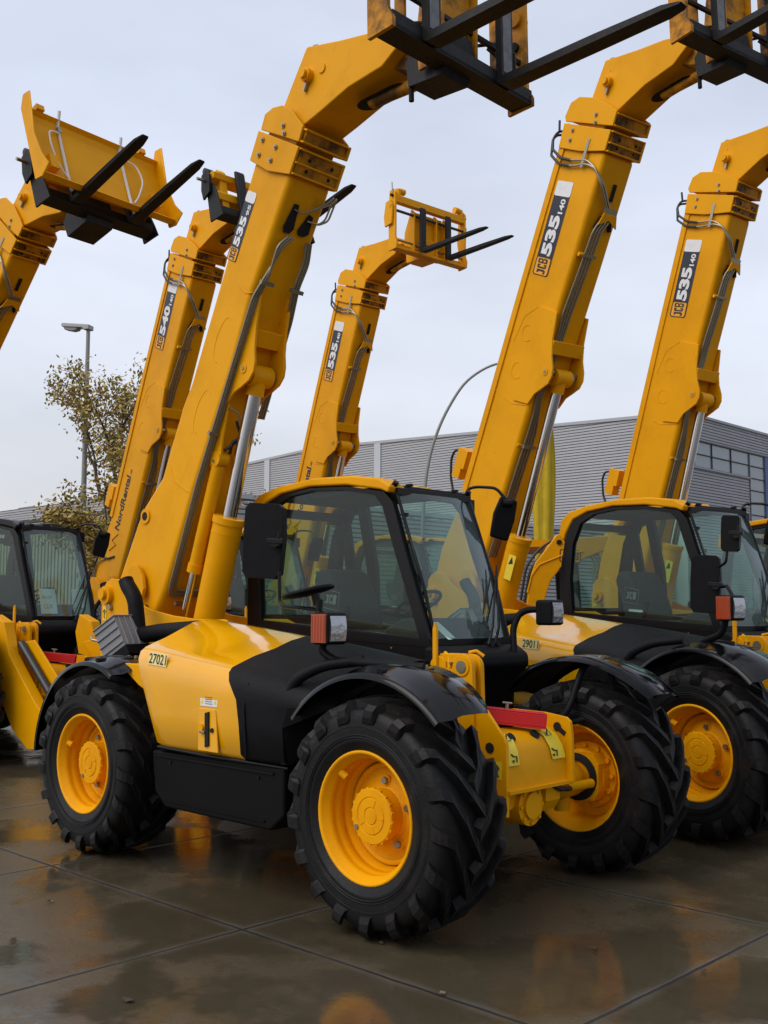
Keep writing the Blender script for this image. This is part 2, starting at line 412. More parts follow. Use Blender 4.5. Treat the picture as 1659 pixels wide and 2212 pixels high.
def fender_mb(a0, a1, r, yo, yi):
    """arched mudguard about the wheel centre, from the outer lip yo to the inner edge yi"""
    P = []; n = 26; s = 1 if yi > yo else -1; wd = abs(yi - yo)
    for i in range(n + 1):
        t = i / n; a = R(a0 + (a1 - a0) * t); k = sin(PI * t) ** .5
        fl = 1 - .22 * (1 - k)
        sec = [(-.030, 0.0), (-.004, .004), (.0, .02), (.004, .10), (.034, .16), (.036, .30), (.030, wd * fl - .03), (.0, wd * fl)]
        P.append([((r + q) * cos(a), yo + s * min(u, wd), (r + q) * sin(a)) for q, u in sec])
    return MB().grid(P, 'blkg')

def pod_mb(x_split, part):
    T = [(-1.07, .79, .80), (-1.105, .82, .785), (-1.122, 1.0, .72), (-1.130, 1.18, .645), (-1.128, 1.30, .595), (-1.118, 1.365, .57), (-1.095, 1.41, .56), (-1.055, 1.437, .555), (-.98, 1.458, .55), (-.86, 1.495, .53), (-.70, 1.54, .47), (-.55, 1.582, .41), (-.40, 1.605, .37), (-.32, 1.60, .36), (-.29, 1.55, .36), (-.28, 1.1, .36)]
    B_ = [1.675, 1.675, 1.672, 1.655, 1.61, 1.57, 1.54, 1.52, 1.505, 1.49, 1.50, 1.475, 1.45, 1.44, 1.44, 1.44]
    rows = []; n = 14
    for (y, z, xr), bq in zip(T, B_):
        tt = max(0, min(1, (z - .79) / .6)); top = max(0, min(1, (z - 1.3) / .2))
        bound = 1.67 + (-.06) * tt + (-.20) * top * (1 if y > -1.1 else .6)
        bound += -.10 * max(0, min(1, (-y - .3) / .8)) * 0
        bound = bq
        front = 2.06 if z < 1.15 else 2.06 + .35 * min(1, (z - 1.15) / .22)
        if y > -.8: front = 2.45
        a, b = (xr, bound) if part == 'rear' else (bound, front)
        row = []
        for i in range(n + 1):
            x = a + (b - a) * i / n
            wz = max(0, min(1, (z - 1.1) / .25)); zz = z - .105 * max(0, x - .4) * wz
            if part == 'front':
                u = (x - bound) / max(.01, front - bound)
                zz -= .02 * u * u * wz
            yy = y + (.10 * max(0, (x - 1.95) / .5) ** 2 if y < -.9 else 0)
            # rounded rear end of the cover
            e = max(0, 1 - (x - xr) / .10)
            if y < -1.0: yy += .018 * e * e
            # pressed swage on the top of the cover
            if part == 'rear' and -.95 < y < -.5: zz += -.022 * math.exp(-((x - 1.05 + .35 * (y + .7)) / .16) ** 2)
            g = .004 if part == 'front' else 0
            row.append((x, yy - g, zz + g))
        rows.append(row)
    mb = MB(); mb.grid(rows, 'yelg' if part == 'rear' else 'blk')
    if part == 'rear':                                            # closed rear end
        cap = [r[0] for r in rows]; mb.add(cap, [tuple(range(len(cap)))], 'yelg')
    else:
        cap = [r[-1] for r in rows]; mb.add(cap, [tuple(range(len(cap)))[::-1]], 'chs')
    return mb

def ring(mb, outer, inner, y, th, m):
    n = len(outer); vs = []
    for yy in (y - th / 2, y + th / 2):
        vs += [(a, yy, b) for a, b in outer] + [(a, yy, b) for a, b in inner]
    fs = []
    for i in range(n):
        j = (i + 1) % n
        fs += [(i, j, n + j, n + i), (2 * n + i, 3 * n + i, 3 * n + j, 2 * n + j), (i, 2 * n + i, 2 * n + j, j), (n + i, n + j, 3 * n + j, 3 * n + i)]
    mb.add(vs, fs, m)

CO = [(.02, 1.50), (.02, 1.95), (.10, 2.30), (.20, 2.49), (.42, 2.555), (.75, 2.585), (1.15, 2.565), (1.52, 2.50), (1.60, 2.42), (1.70, 2.14), (1.86, 1.72), (1.96, 1.42)]
CI = [(.190, 1.58), (.165, 1.92), (.21, 2.26), (.32, 2.46), (.50, 2.535), (.78, 2.56), (1.10, 2.54), (1.43, 2.482), (1.505, 2.40), (1.61, 2.11), (1.765, 1.72), (1.855, 1.48)]
def cab(root, K):
    f = MB()
    for y in (.28, 1.12):
        ring(f, CO, CI, y, .055, 'frm')
        f.prism([(.06, .78), (1.96, .78), (1.985, 1.30), (1.96, 1.42), (1.80, 1.49), (.215, 1.59), (.02, 1.50), (.04, 1.2)], y - .024, y + .024, 'frm')
    f.box((1.55, .70, 2.525), (.07, .88, .045), 'frm')
    f.box((1.60, .70, 2.500), (.03, .80, .05), 'frm')
    for y in (.30, 1.10):
        f.cyl((1.57, y, 2.535), (1.60, y, 2.565), .022, 'frm', 10); f.cyl((1.53, y + .05, 2.545), (1.56, y + .05, 2.57), .018, 'frm', 10)
    for y in (.45, .95): f.box((1.585, y, 2.555), (.05, .03, .02), 'frm')
    f.box((1.93, .70, 1.455), (.07, .88, .05), 'frm')
    for z, x in ((1.6, .05), (2.44, .20)): f.box((x, .70, z), (.05, .84, .07), 'frm')
    f.prism([(.36, 1.55), (.44, 1.60), (.27, 2.5), (.16, 2.5)], 1.098, 1.135, 'frm')      # far door post
    f.prism([(.56, 1.55), (.64, 1.55), (.62, 2.0), (.50, 2.54), (.40, 2.54), (.52, 2.0)], 1.09, 1.14, 'frm')
    f.box((1.0, .70, 1.30), (1.8, .82, .05), 'seat')
    f.box((.9, .70, 2.53), (1.2, .80, .03), 'seat')
    f.box((.92, .255, 1.40), (.012, .006, .012), 'bolt'); f.box((1.60, .25, 1.41), (.012, .008, .012), 'bolt')
    f.box((1.66, .253, 1.15), (.40, .012, .30), 'chs')
    fr = f.build('cab_frame', root, bevel=.008)
    g = MB(); put_text(g, 'A', (1.70, .244, 1.245), (.035, 0, 0), (0, 0, .045), 'hole')
    g = MB(); g.add([(1.765, .245, 1.30), (1.815, .245, 1.30), (1.79, .245, 1.355)], [(0, 1, 2)], 'lab'); g.box((1.79, .2445, 1.318), (.006, .001, .022), 'ink')
    g.build('warning_label', fr)
    # roof
    r = MB()
    top = [(.03, 2.36), (.06, 2.50), (.16, 2.575), (.40, 2.625), (.80, 2.655), (1.20, 2.64), (1.48, 2.60), (1.60, 2.535), (1.575, 2.485), (1.50, 2.515), (1.15, 2.575), (.75, 2.595), (.42, 2.565), (.22, 2.50), (.13, 2.38), (.09, 2.30)]
    r.prism(top, .235, .40, 'yel'); r.prism([(.20, 2.57), (.40, 2.62), (.80, 2.64), (1.0, 2.62), (1.05, 2.57), (.75, 2.58), (.3, 2.55)], .40, 1.00, 'yel')
    r.prism([(.05, 2.42), (.16, 2.565), (.40, 2.615), (.80, 2.645), (1.15, 2.633), (1.20, 2.57), (.75, 2.59), (.42, 2.56), (.22, 2.50), (.13, 2.38)], 1.00, 1.165, 'yel')
    r.build('roof', root, bevel=.018, seg=3)
    for y, nm in ((.275, 'side_window'), (1.125, 'far_side_window')):
        g = MB(); g.add([(a, y, b) for a, b in CI], [tuple(range(12))], 'glass'); g.build('side_window', fr)
    g = MB(); g.add([(.05, .31, 1.63), (.05, 1.09, 1.63), (.03, 1.09, 1.97), (.03, .31, 1.97)], [(0, 1, 2, 3)], 'glass')
    g.add([(.03, .31, 1.97), (.03, 1.09, 1.97), (.19, 1.09, 2.45), (.19, .31, 2.45)], [(0, 1, 2, 3)], 'glass'); g.build('rear_window', fr)
    P = []
    for i in range(9):
        t = i / 8; z = 1.475 + 1.02 * t; x = 1.945 - .36 * t + .03 * sin(PI * t)
        P.append([(x + .05 * (1 - ((j / 8 - .5) * 2) ** 2), .30 + .80 * j / 8, z) for j in range(9)])
    ws = MB().grid(P, 'wscr').build('windscreen', fr)
    e = MB()
    for k in (0, 1, 2):                                                   # small clips on the screen edge
        e.box((1.66 + .07 * k, .335, 2.33 - .20 * k), (.02, .03, .03), 'frm')
    e.tube([(1.60, .31, 2.48), (1.72, .31, 2.16), (1.86, .31, 1.80), (1.95, .31, 1.47)], .012, 'frm', 6)
    e.tube([(1.60, 1.09, 2.48), (1.72, 1.09, 2.16), (1.86, 1.09, 1.80), (1.95, 1.09, 1.47)], .022, 'frm', 6)
    e.build('screen_seal', ws)
    # wipers
    for dy in (0, .07):
        q = MB(); q.tube([(2.03, .78 + dy, 1.43), (2.02, .84 + dy, 1.55), (1.84, 1.12, 2.00)], [.014, .006], 'frm', 6)
        q.tube([(1.97, .74 + dy, 1.50), (1.88, 1.00 + dy, 1.92)], .007, 'frm', 6); q.cyl((1.96, .80 + dy, 1.42), (2.05, .80 + dy, 1.44), .024, 'frm', 12)
        q.build('wiper', root)
    # seat with its logo, steering wheel, console
    s = MB(); s.prism([(.32, 1.42), (.40, 1.56), (.28, 1.90), (.33, 1.99), (.45, 1.98), (.54, 1.85), (.64, 1.60), (.64, 1.42)], .46, .92, 'seat')
    s.box((.80, .69, 1.45), (.48, .46, .14), 'seat'); s.v = [(a + .26, b, c) for a, b, c in s.v]; s.build('seat', root, bevel=.05, seg=3)
    lg = MB(); logo(lg, (.43, .452, 1.70), (.15, 0, -.02), (.02, 0, .12), (0, -1, 0), 'seat', 'grey', False)
    lg.tube([(.42, .450, 1.69), (.59, .450, 1.665), (.61, .450, 1.80), (.44, .450, 1.83), (.42, .450, 1.69)], .003, 'grey', 4)
    quad(lg, (.48, .452, 1.60), (.17, 0, -.01), (0, 0, .022), 'whi'); lg.v = [(a + .26, b, c) for a, b, c in lg.v]; lg.build('seat_logo', root)
    s = MB(); v = []
    s.lathe([(.17 + .014 * cos(R(a)), .014 * sin(R(a))) for a in range(0, 361, 45)], 'frm', 28)
    s.tube([(-.17, 0, 0), (.17, 0, 0)], .010, 'frm', 6); s.tube([(0, 0, 0), (0, 0, -.17)], .010, 'frm', 6)
    s.tube([(0, 0, 0), (.0, -.35, 0)], .025, 'frm', 8)
    s.build('steering_wheel', root, (1.45, .70, 1.72), (R(-90 - 30) + PI, 0, PI / 2))
    s = MB(); s.prism([(1.30, 1.32), (1.42, 1.54), (1.60, 1.62), (1.80, 1.56), (1.90, 1.46), (1.90, 1.32)], .36, 1.05, 'seat')
    s.build('dashboard', root, bevel=.03)
    s = MB()
    s.tube([(.95, .42, 1.50), (.98, .42, 1.62)], .016, 'frm', 8); s.cyl((.98, .42, 1.60), (.99, .42, 1.70), .025, 'frm')
    s.build('control_lever', root)
    # cowl under the windscreen
    c = MB(); c.prism([(1.92, 1.43), (2.03, 1.43), (2.13, 1.37), (2.14, 1.29), (2.06, 1.19), (1.98, 1.02), (1.96, .82), (1.90, .80)], .22, 1.12, 'blk')
    c.prism([(2.0, 1.1), (2.20, .95), (2.45, .72), (2.55, .55), (2.0, .55)], .30, .62, 'chs')
    c.build('front_cowl', root, bevel=.035, seg=3)

def mirror_big(root, key, loc, rz, h=.46, wd=.27):
    def mk():
        mb = MB(); x = wd / 2; z = h / 2
        mb.prism([(-x * .92, -z * .85), (-x * .70, -z), (x * .70, -z), (x * .95, -z * .85), (x, .1 * z), (x * .86, z * .90), (x * .62, z), (-x * .80, z), (-x, z * .86), (-x, .1 * z)], -.035, .035, 'blk')
        mb.cyl((x * .75, -.04, -.01), (x * .75, -.085, -.01), .028, 'frm', 12); mb.box((x * .75, -.08, .0), (.10, .022, .03), 'frm'); mb.cyl((x * .9, -.07, -.03), (x * .9, -.07, .06), .010, 'frm', 8)
        mb.tube([(x * .5, -.06, -.01), (x * 1.05, -.06, .01)], .016, 'frm', 8)
        return mb.build('mirror', bevel=.028, seg=3)
    return inst(key, mk, 'mirror', root, loc, (0, R(4), rz))

def headlight(root, sg, loc):
    def mk():
        m = MB(); m.box((0, 0, 0), (.14, .16, .18), 'blk'); return m.build('headlight', bevel=.022, seg=3)
    h = inst(('hl', sg), mk, 'headlight', root, loc)
    def mk2():
        m = MB(); P = []
        for i in range(7):
            P.append([(.070 + .010 * (1 - ((i - 3) / 3.) ** 2) , -.060 + .120 * j / 4, -.070 + .140 * i / 6) for j in range(5)])
        m.grid(P, 'lens'); m.box((.053, 0, 0), (.034, .120, .140), 'lens'); return m.build('lens')
    inst(('hl2', sg), mk2, 'lens', h)
    def mk3():
        m = MB(); m.box((.0, sg * .073, 0), (.115, .030, .160), 'amb')
        for k in range(5): m.box((-.048 + k * .024, sg * .089, 0), (.006, .004, .145), 'amb')
        return m.build('indicator', bevel=.008)
    inst(('hl3', sg), mk3, 'indicator', h)
    return h

# ------------------------------------------------------------------ boom geometry in the boom's own frame (u along, v across)
G = {
 's': dict(prof=[(-.13, -.22), (-.10, -.08), (.0, -.02), (.24, -.03), (.68, -.042), (.83, -.06), (.98, -.115), (1.156, -.177), (1.40, -.164), (1.69, -.156), (1.75, -.150), (1.957, -.17), (2.9, -.133), (3.74, -.097), (3.74, -.585), (2.83, -.565), (2.27, -.615), (1.25, -.63), (.4, -.68), (.12, -.66), (0, -.45)],
   brk=[(2.86, -.50), (2.84, -.615), (2.62, -.68), (2.46, -.745), (2.37, -.80), (2.30, -.82), (2.22, -.80), (2.15, -.745), (2.08, -.68), (1.97, -.635), (1.9, -.5)],
   p1=[(3.945, -.075), (3.72, -.080), (3.69, -.33), (3.72, -.60), (3.925, -.605)], p2=[(3.955, -.10), (4.07, -.09), (4.13, -.16), (4.165, -.26), (4.155, -.38), (4.07, -.58), (3.955, -.585)],
   du=0, dv=0, pin=(2.28, -.70), base=(-.33, 1.0), piv=(-1.245, 1.80),
   fins=[3.735, 3.815, 3.915, 3.965, 4.05], v0=-.585,
   bolts=[(3.89, -.17), (3.87, -.35), (3.78, -.18), (3.77, -.34), (4.03, -.36), (3.98, -.40)]),
 'l': dict(prof=[(-.13, -.22), (-.06, -.06), (.10, .03), (.4, .05), (.72, .0), (.90, -.04), (1.1, -.075), (2.1, -.085), (3.08, -.09), (4.66, -.115), (4.66, -.73), (3.68, -.715), (3.1, -.70), (2.1, -.68), (1.4, -.67), (.4, -.66), (.05, -.60), (-.05, -.4)],
   brk=[(3.16, -.45), (3.15, -.715), (2.90, -.755), (2.74, -.81), (2.64, -.87), (2.56, -.89), (2.48, -.87), (2.41, -.80), (2.34, -.725), (2.22, -.67), (2.2, -.45)],
   p1=[(4.87, -.085), (4.64, -.10), (4.63, -.40), (4.66, -.745), (4.85, -.745)], p2=[(4.885, -.10), (4.93, -.07), (5.06, -.10), (5.12, -.20), (5.12, -.41), (5.07, -.62), (5.02, -.755), (4.885, -.755)],
   du=.86, dv=-.09, pin=(2.58, -.785), base=(-.80, 1.0), piv=(-1.45, 1.89),
   fins=[4.665, 4.74, 4.84, 4.895, 5.0], v0=-.735,
   bolts=[(4.81, -.24), (4.72, -.24), (4.97, -.50), (4.90, -.52)]),
}
def boom(root, kind, ang, pv=None, name_txt=None, small='140', big='535', rental=False, hoseloop=False):
    g = G[kind]; px, pz = pv or g['piv']; th = R(ang)
    def mk():
        mb = MB(); mb.prism(g['prof'], -.20, .20, 'yel'); return mb.build('boom', bevel=.045, seg=4)
    b = inst(('boom', kind), mk, 'boom', root, (px, 0, pz), (0, -th, 0))
    def up(name, mb, **k):
        return inst((name, kind, small, big) if k.get('own') else (name, kind), lambda: mb.build(name, bevel=k.get('bev', 0)), k.get('nm', name), b)
    # cylinder brackets, pressed rings, seams
    mb = MB()
    yb = .145 if kind == 's' else .207
    for s in (-1, 1): mb.prism(g['brk'], s * yb - .011, s * yb + .011, 'yel')
    if kind == 's':
        for s in (-1, 1): mb.prism([(1.98, -.52), (1.97, -.64), (1.70, -.70), (1.58, -.745), (1.50, -.75), (1.45, -.70), (1.46, -.64), (1.52, -.52)], s * .13 - .011, s * .13 + .011, 'yel')
        mb.cyl((1.52, -.152, -.70), (1.52, -.14, -.70), .03, 'yel', 14); mb.cyl((1.52, -.158, -.70), (1.52, -.15, -.70), .014, 'bolt', 8)
    u0 = g['pin'][0]
    mb.box((u0 + .24, 0, -.63 if kind == 's' else -.735), (.13, 2 * yb, .09), 'yel')
    up('lift_bracket', mb, bev=.006)
    mb = MB(); u, v = g['pin']
    for s in (-1, 1): mb.cyl((u, s * yb, v), (u, s * (yb + .018), v), .038, 'yel', 20); mb.cyl((u, s * yb, v), (u, s * (yb + .024), v), .016, 'bolt', 10)
    mb.cyl((u, -yb, v), (u, yb, v), .03, 'bolt', 14)
    up('bracket_pin', mb)
    mb = MB(); T = '#'
    if kind == 's':
        for cu, cv, a in ((2.40, -.40, .18), (1.82, -.43, .18)):
            mb = MB(); mb.tube([(cu + a * cos(R(t)), -.1995, cv + .075 * sin(R(t))) for t in range(-25, 206, 11)], .0035, 'yel', 6); up('ring%g' % cu, mb, nm='pressed_ring')
        mb = MB()
        mb.tube([(2.83, -.199, -.58), (2.80, -.199, -.50), (2.83, -.199, -.40)], .0055, 'yel', 5); up('seam1', mb, nm='weld_seam'); mb = MB()
        mb.tube([(1.29, -.2, -.25), (1.20, -.2, -.36), (1.20, -.2, -.58)], .006, 'yel', 5); up('seam2', mb, nm='weld_seam'); mb = MB()
        mb.cyl((.79, -.19, -.14), (.79, -.212, -.14), .062, 'yel', 24); mb.cyl((.79, -.2, -.14), (.79, -.216, -.14), .034, 'hole', 20); up('boss', mb, nm='boss'); mb = MB()
        mb.cyl((.13, -.19, -.53), (.13, -.203, -.53), .045, 'hole', 20)
    else:
        for cu in (2.87, 2.49):
            mb = MB(); mb.tube([(cu + .082 * cos(R(t)), -.199, -.37 + .082 * sin(R(t))) for t in range(0, 361, 18)], .005, 'yel', 6); up('ring%g' % cu, mb, nm='pressed_ring')
        mb = MB()
        mb.tube([(3.15, -.2, -.70), (3.15, -.2, -.42), (3.02, -.2, -.26), (2.75, -.2, -.20)], .004, 'yel', 5); up('seam1', mb, nm='weld_seam'); mb = MB()
        mb.tube([(2.19, -.2, -.28), (2.16, -.2, -.42), (2.20, -.2, -.64)], .005, 'yel', 5); up('seam2', mb, nm='weld_seam'); mb = MB()
        bk = [p for p in g['prof'] if 1.0 <= p[0] <= 4.66 and p[1] > -.2]; mb.prism([(a, b - .05) for a, b in bk] + [(a, b + .022) for a, b in bk[::-1]], -.215, -.196, 'yel')    # rear wear strip
    up('rear_strip', mb, nm='drain_hole' if kind == 's' else 'rear_wear_strip')
    # sleeve plates with bolts and the wear-pad fins under the boom end
    mb = MB()
    for s in (-1, 1):
        mb.prism(g['p1'], s * .219 - .012, s * .219 + .012, 'yel'); mb.prism(g['p2'], s * .219 - .012, s * .219 + .012, 'yel')
    v0 = g['v0']; f = g['fins']
    for u in f: mb.box((u, 0.0, v0 - .012), (.016, .436, .05), 'yel')
    mb.box(((f[0] + f[2]) / 2, .219, v0 - .004), (f[2] - f[0] + .02, .024, .06), 'yel'); mb.box(((f[3] + f[4]) / 2, .219, v0 - .004), (f[4] - f[3] + .02, .024, .06), 'yel')
    mb.box(((f[0] + f[2]) / 2, 0.01, v0 - .01), (f[2] - f[0], .42, .03), 'yelw'); mb.box(((f[3] + f[4]) / 2, .01, v0 - .005), (f[4] - f[3], .42, .03), 'yelw')
    mb.box((f[0] + .1, .01, v0 + .48 + (.02 if kind == 's' else .14)), (.22, .44, .03), 'yel')
    mb.box((f[3] + .06, .01, v0 + .47 + (.02 if kind == 's' else .14)), (.12, .42, .03), 'yel')
    up('sleeve', mb, bev=.007)
    mb = MB()
    for i_, (u, v) in enumerate(g['bolts']):
        mb = MB(); mb.cyl((u, -.230, v), (u, -.243, v), .020, 'bolt', 6); mb.cyl((u, -.240, v), (u, -.252, v), .010, 'bolt', 8); up('bolt%d' % i_, mb, nm='sleeve_bolt')
    for u in f[:2]:
        for y in (-.1, .12): mb = MB(); mb.cyl((u + .045, y, v0 - .02), (u + .045, y, v0 - .030), .014, 'hole', 8); up('ub%g%g' % (u, y), mb, nm='sleeve_bolt')
    # inner boom and cranked head
    du, dv = g['du'], g['dv']
    hd = [(3.80, -.14), (4.10, -.145), (4.16, -.22), (4.605, -.27), (4.70, -.64), (4.79, -.94), (4.82, -1.10), (4.74, -1.24), (4.58, -1.14), (4.40, -.87), (4.20, -.66), (4.075, -.52), (3.80, -.50)]
    mb = MB(); mb.prism([(a + du, c + dv) for a, c in hd], -.185, .185, 'yel'); mb.prism([(a + du, c + dv) for a, c in [(4.78, -1.05), (4.82, -1.3), (4.77, -1.5), (4.69, -1.56), (4.62, -1.5), (4.60, -1.15)]], -.09, .09, 'yelw'); mb.cyl((4.70 + du, -.11, -1.46 + dv), (4.70 + du, .11, -1.46 + dv), .05, 'yelw', 16)
    up('boom_head', mb, bev=.012)
    mb = MB(); 
    for s in (-1,):
        mb.cyl((4.41 + du, s * .18, -.41 + dv), (4.41 + du, s * .235, -.41 + dv), .050, 'yel', 24); mb.cyl((4.41 + du, s * .23, -.41 + dv), (4.41 + du, s * .262, -.41 + dv), .034, 'yel', 20)
        mb.box((4.35 + du, s * .20, -.43 + dv), (.10, .03, .022), 'bolt')
        if kind == 's': m2 = MB(); m2.cyl((4.485, s * .18, -.527), (4.485, s * .195, -.527), .035, 'yel', 20); up('plug', m2, nm='plug')
    m2 = MB(); m2.tube([(4.60 + du, -.15, -.28 + dv), (4.63 + du, -.14, -.29 + dv), (4.64 + du, -.14, -.33 + dv), (4.625 + du, -.15, -.37 + dv)], .007, 'pipe', 6); up('lift_eye', m2, nm='lifting_eye')
    up('head_pin', mb)
    # slot with the crowd cylinder on the underside of the head
    mb = MB(); P0 = Vector((4.30 + du, 0, -.775 + dv)); P1 = Vector((4.60 + du, 0, -1.30 + dv)); e = (P1 - P0); e.normalize()
    nrm = Vector((-e.z, 0, e.x)); nrm = nrm if nrm.x < 0 else -nrm
    pts = []
    for k in range(24):
        a = 2 * PI * k / 24; L = .24; pts.append((P0 + P1) / 2 + e * ((L if cos(a) > 0 else -L) * (.5 + .5 * abs(cos(a)))) + Vector((0, .085 * sin(a), 0)) + nrm * .028)
    mb.add(pts, [tuple(range(24))], 'hole')
    mb.cyl(P0 + nrm * .02 + e * .18, P1 + nrm * .05, .045, 'yelw', 14); mb.cyl(P0 + nrm * .03 + e * .40, P1 + nrm * .06 + e * .15, .028, 'chr', 12)
    up('crowd_cylinder', mb)
    # pipes on the near lower corner and along the underside
    mb = MB()
    if kind == 's':
        for k in range(3):
            o = .024 * k
            mb.tube([(3.30, -.03 - o, -.62), (3.22, -.10 - o, -.625), (2.98, -.165 + o * .4, -.62 - o * .3), (2.80, -.207 + o, -.605), (1.3, -.205 + o, -.652), (.45, -.19 + o, -.715), (.36 + o, -.17 + o, -.72), (.36 + o, .15, -.72)], .0105, 'pipe', 7, fillet=.05)
            mb.tube([(3.30, .10 + o, -.62), (3.15, .13 + o, -.63), (2.95, .11 + o, -.635), (2.70, .155 + o, -.625), (1.9, .17 + o, -.66)], .0105, 'pipe', 7, fillet=.05)
        for u, y in ((2.93, -.15), (2.93, .14), (1.72, -.18), (.30, -.05)): mb.box((u, y, -.645 if u > 1 else -.74), (.03, .12, .03), 'pipe')
        for o in (0, .03):
            mb.tube([(3.50, -.08, -.59), (3.49, -.02, -.625), (3.62, .16 + o, -.64), (3.68, .20 + o, -.64), (3.64, .215 + o, -.62), (3.50, .205 + o, -.62), (3.45, .16, -.615), (3.45, .06, -.60)], .008, 'bolt', 7, fillet=.03)
        mb.tube([(1.95, -.14, -.66), (1.93, -.06, -.70), (1.86, -.04, -.71)], .008, 'bolt', 6, fillet=.03)
        mb.tube([(1.86, -.06, -.70), (1.74, .02, -.72), (1.62, -.10, -.72)], .013, 'hose', 7); mb.tube([(1.80, .10, -.70), (1.70, -.06, -.73), (1.60, -.04, -.72)], .013, 'hose', 7)
    else:
        for k in range(4):
            o = .034 * k
            mb.tube([(4.06, -.06 + o * 1.1, -.77), (3.95, -.11 + o, -.765), (3.55, -.13 + o, -.752), (3.12, -.15 + o, -.725), (3.0, -.13 + o * .8, -.722), (2.3, -.16 + o * .6, -.708), (2.15, -.13 + o * .6, -.705), (1.95, -.13 + o, -.70), (.6, -.17 + o, -.69)], .011, 'pipe', 6, fillet=.05)
        for u in (3.72, 1.80): mb.box((u, -.07, -.765 if u > 3 else -.71), (.03, .17, .035), 'pipe'); mb.cyl((u, -.19, -.75 if u > 3 else -.66), (u, -.14, -.76 if u > 3 else -.67), .02, 'yel', 8)
        for o in (0, .035):
            mb.tube([(4.62 - o * 1.6, -.205, .0), (4.55 - o * 1.6, -.225, -.16), (4.54 - o * 1.5, -.228, -.32)], .014, 'hose', 7, fillet=.05)
            mb.tube([(4.54 - o * 1.5, -.228, -.30), (4.55 - o * 1.5, -.228, -.42), (4.56 - o, -.232, -.55), (4.50, -.222, -.68), (4.38, -.18 + o, -.765), (4.18, -.03 + o, -.775)], .011, 'bolt', 7, fillet=.05)
            mb.tube([(4.62 - o * 1.6, -.205, .0), (4.72, -.19, .06), (4.80 - o, -.16, .05), (4.82 - o, -.10, .0)], .013, 'hose', 7, fillet=.05)
        mb.box((4.62, -.234, -.50), (.26, .008, .035), 'bolt', (0, 0, 0))
        mb.tube([(4.80, -.17, .02), (4.90, -.17, .06)], .012, 'hose', 6)
        mb.box((4.16, .03, -.775), (.05, .16, .02), 'bolt'); mb.prism([(4.02, -.09), (4.14, -.05), (4.14, .11), (4.02, .15), (4.08, .03)], -.79, -.775, 'yel', 'z')
        for y in (-.06, .09): mb.box((4.04, y, -.748), (.12, .035, .025), 'hole', (0, 0, -.4 if y > 0 else .4))
        mb.box((4.33, .03, -.738), (.16, .04, .01), 'hole')
        mb.box((1.40, -.10, .14), (.20, .16, .16), 'yel'); mb.box((1.24, -.12, .16), (.12, .12, .12), 'yel')
        mb.tube([(1.46, -.14, .22), (1.44, -.16, .30), (1.34, -.16, .32), (1.15, -.15, .26), (.98, -.15, .12)], .014, 'hose', 7, fillet=.04)
        mb.tube([(1.40, -.10, .18), (1.47, -.10, .22), (1.49, -.10, .12)], .008, 'bolt', 6, fillet=.03)
    if kind == 's':
        mb.prism([(3.54, -.09), (3.54, -.05), (3.36, -.03), (3.32, -.06), (3.32, -.11), (3.36, -.125)], -.594, -.584, 'hole', 'z'); mb.prism([(3.50, .07), (3.49, .11), (3.36, .12), (3.33, .08), (3.33, .03), (3.36, .01)], -.594, -.584, 'hole', 'z')
    up('hydraulic_pipe', mb)
    # model decal
    mb = MB(); y = -.2025
    if kind == 's': u0, u1, vt, vb = 2.976, 3.512, -.138, -.262
    else: u0, u1, vt, vb = 3.435, 4.345, -.195, -.425
    if big == '540': u0 += .155; u1 += .17
    L = u1 - u0; W = vt - vb; ul = u0 + L * .20; uw = u1 - L * .135
    quad(mb, (ul - .01, y, vb), (uw - ul + .02, 0, 0), (0, 0, W), 'dec')
    quad(mb, (uw - L * .02, y - .0010, vb), (u1 - uw + L * .02, 0, 0), (0, 0, W), 'whi', .02)
    logo(mb, (u0, y - .0005, vb), (L * .20, 0, 0), (0, 0, W), (0, -1, 0))
    put_text(mb, big, (ul + L * .015, y - .0025, vb + W * .18), (L * .43, 0, 0), (0, 0, W * .64), 'whi', .050)
    put_text(mb, small, (ul + L * .465, y - .0025, vb + W * .16), (L * .155, 0, 0), (0, 0, W * .30), 'whi', .030)
    up('model_decal', mb, own=True)
    if rental:
        mb = MB()
        t = rental
        put_text(mb, 'NordRental', (t, -.203, -.37), (.80, 0, 0), (0, 0, .125), 'ink', .032)
        put_text(mb, '.de', (t + .82, -.203, -.36), (.085, 0, 0), (0, 0, .045), 'ink', .02)
        mb.tube([(t - .34, -.203, -.24), (t - .20, -.203, -.38), (t - .18, -.203, -.25), (t - .04, -.203, -.38)], .006, 'ink', 4)
        mb.build('rental_lettering', b)
    if hoseloop:
        mb = MB()
        mb.tube([(.20, -.215, .0), (.35, -.225, .03), (.50, -.225, -.03), (.52, -.22, -.25), (.62, -.21, -.42)], .014, 'hose', 7, fillet=.06)
        mb.tube([(-.2, -.215, -.02), (.1, -.22, .0), (.24, -.22, .03)], .010, 'bolt', 7, fillet=.04)
        mb.tube([(-.2, -.215, -.06), (.1, -.22, -.04), (.26, -.22, .0), (.40, -.225, -.04), (.5, -.215, -.20)], .010, 'bolt', 7, fillet=.04)
        up('return_hose', mb)
    def W_(u, v): return (px + cos(th) * u - sin(th) * v, pz + sin(th) * u + cos(th) * v)
    return b, W_

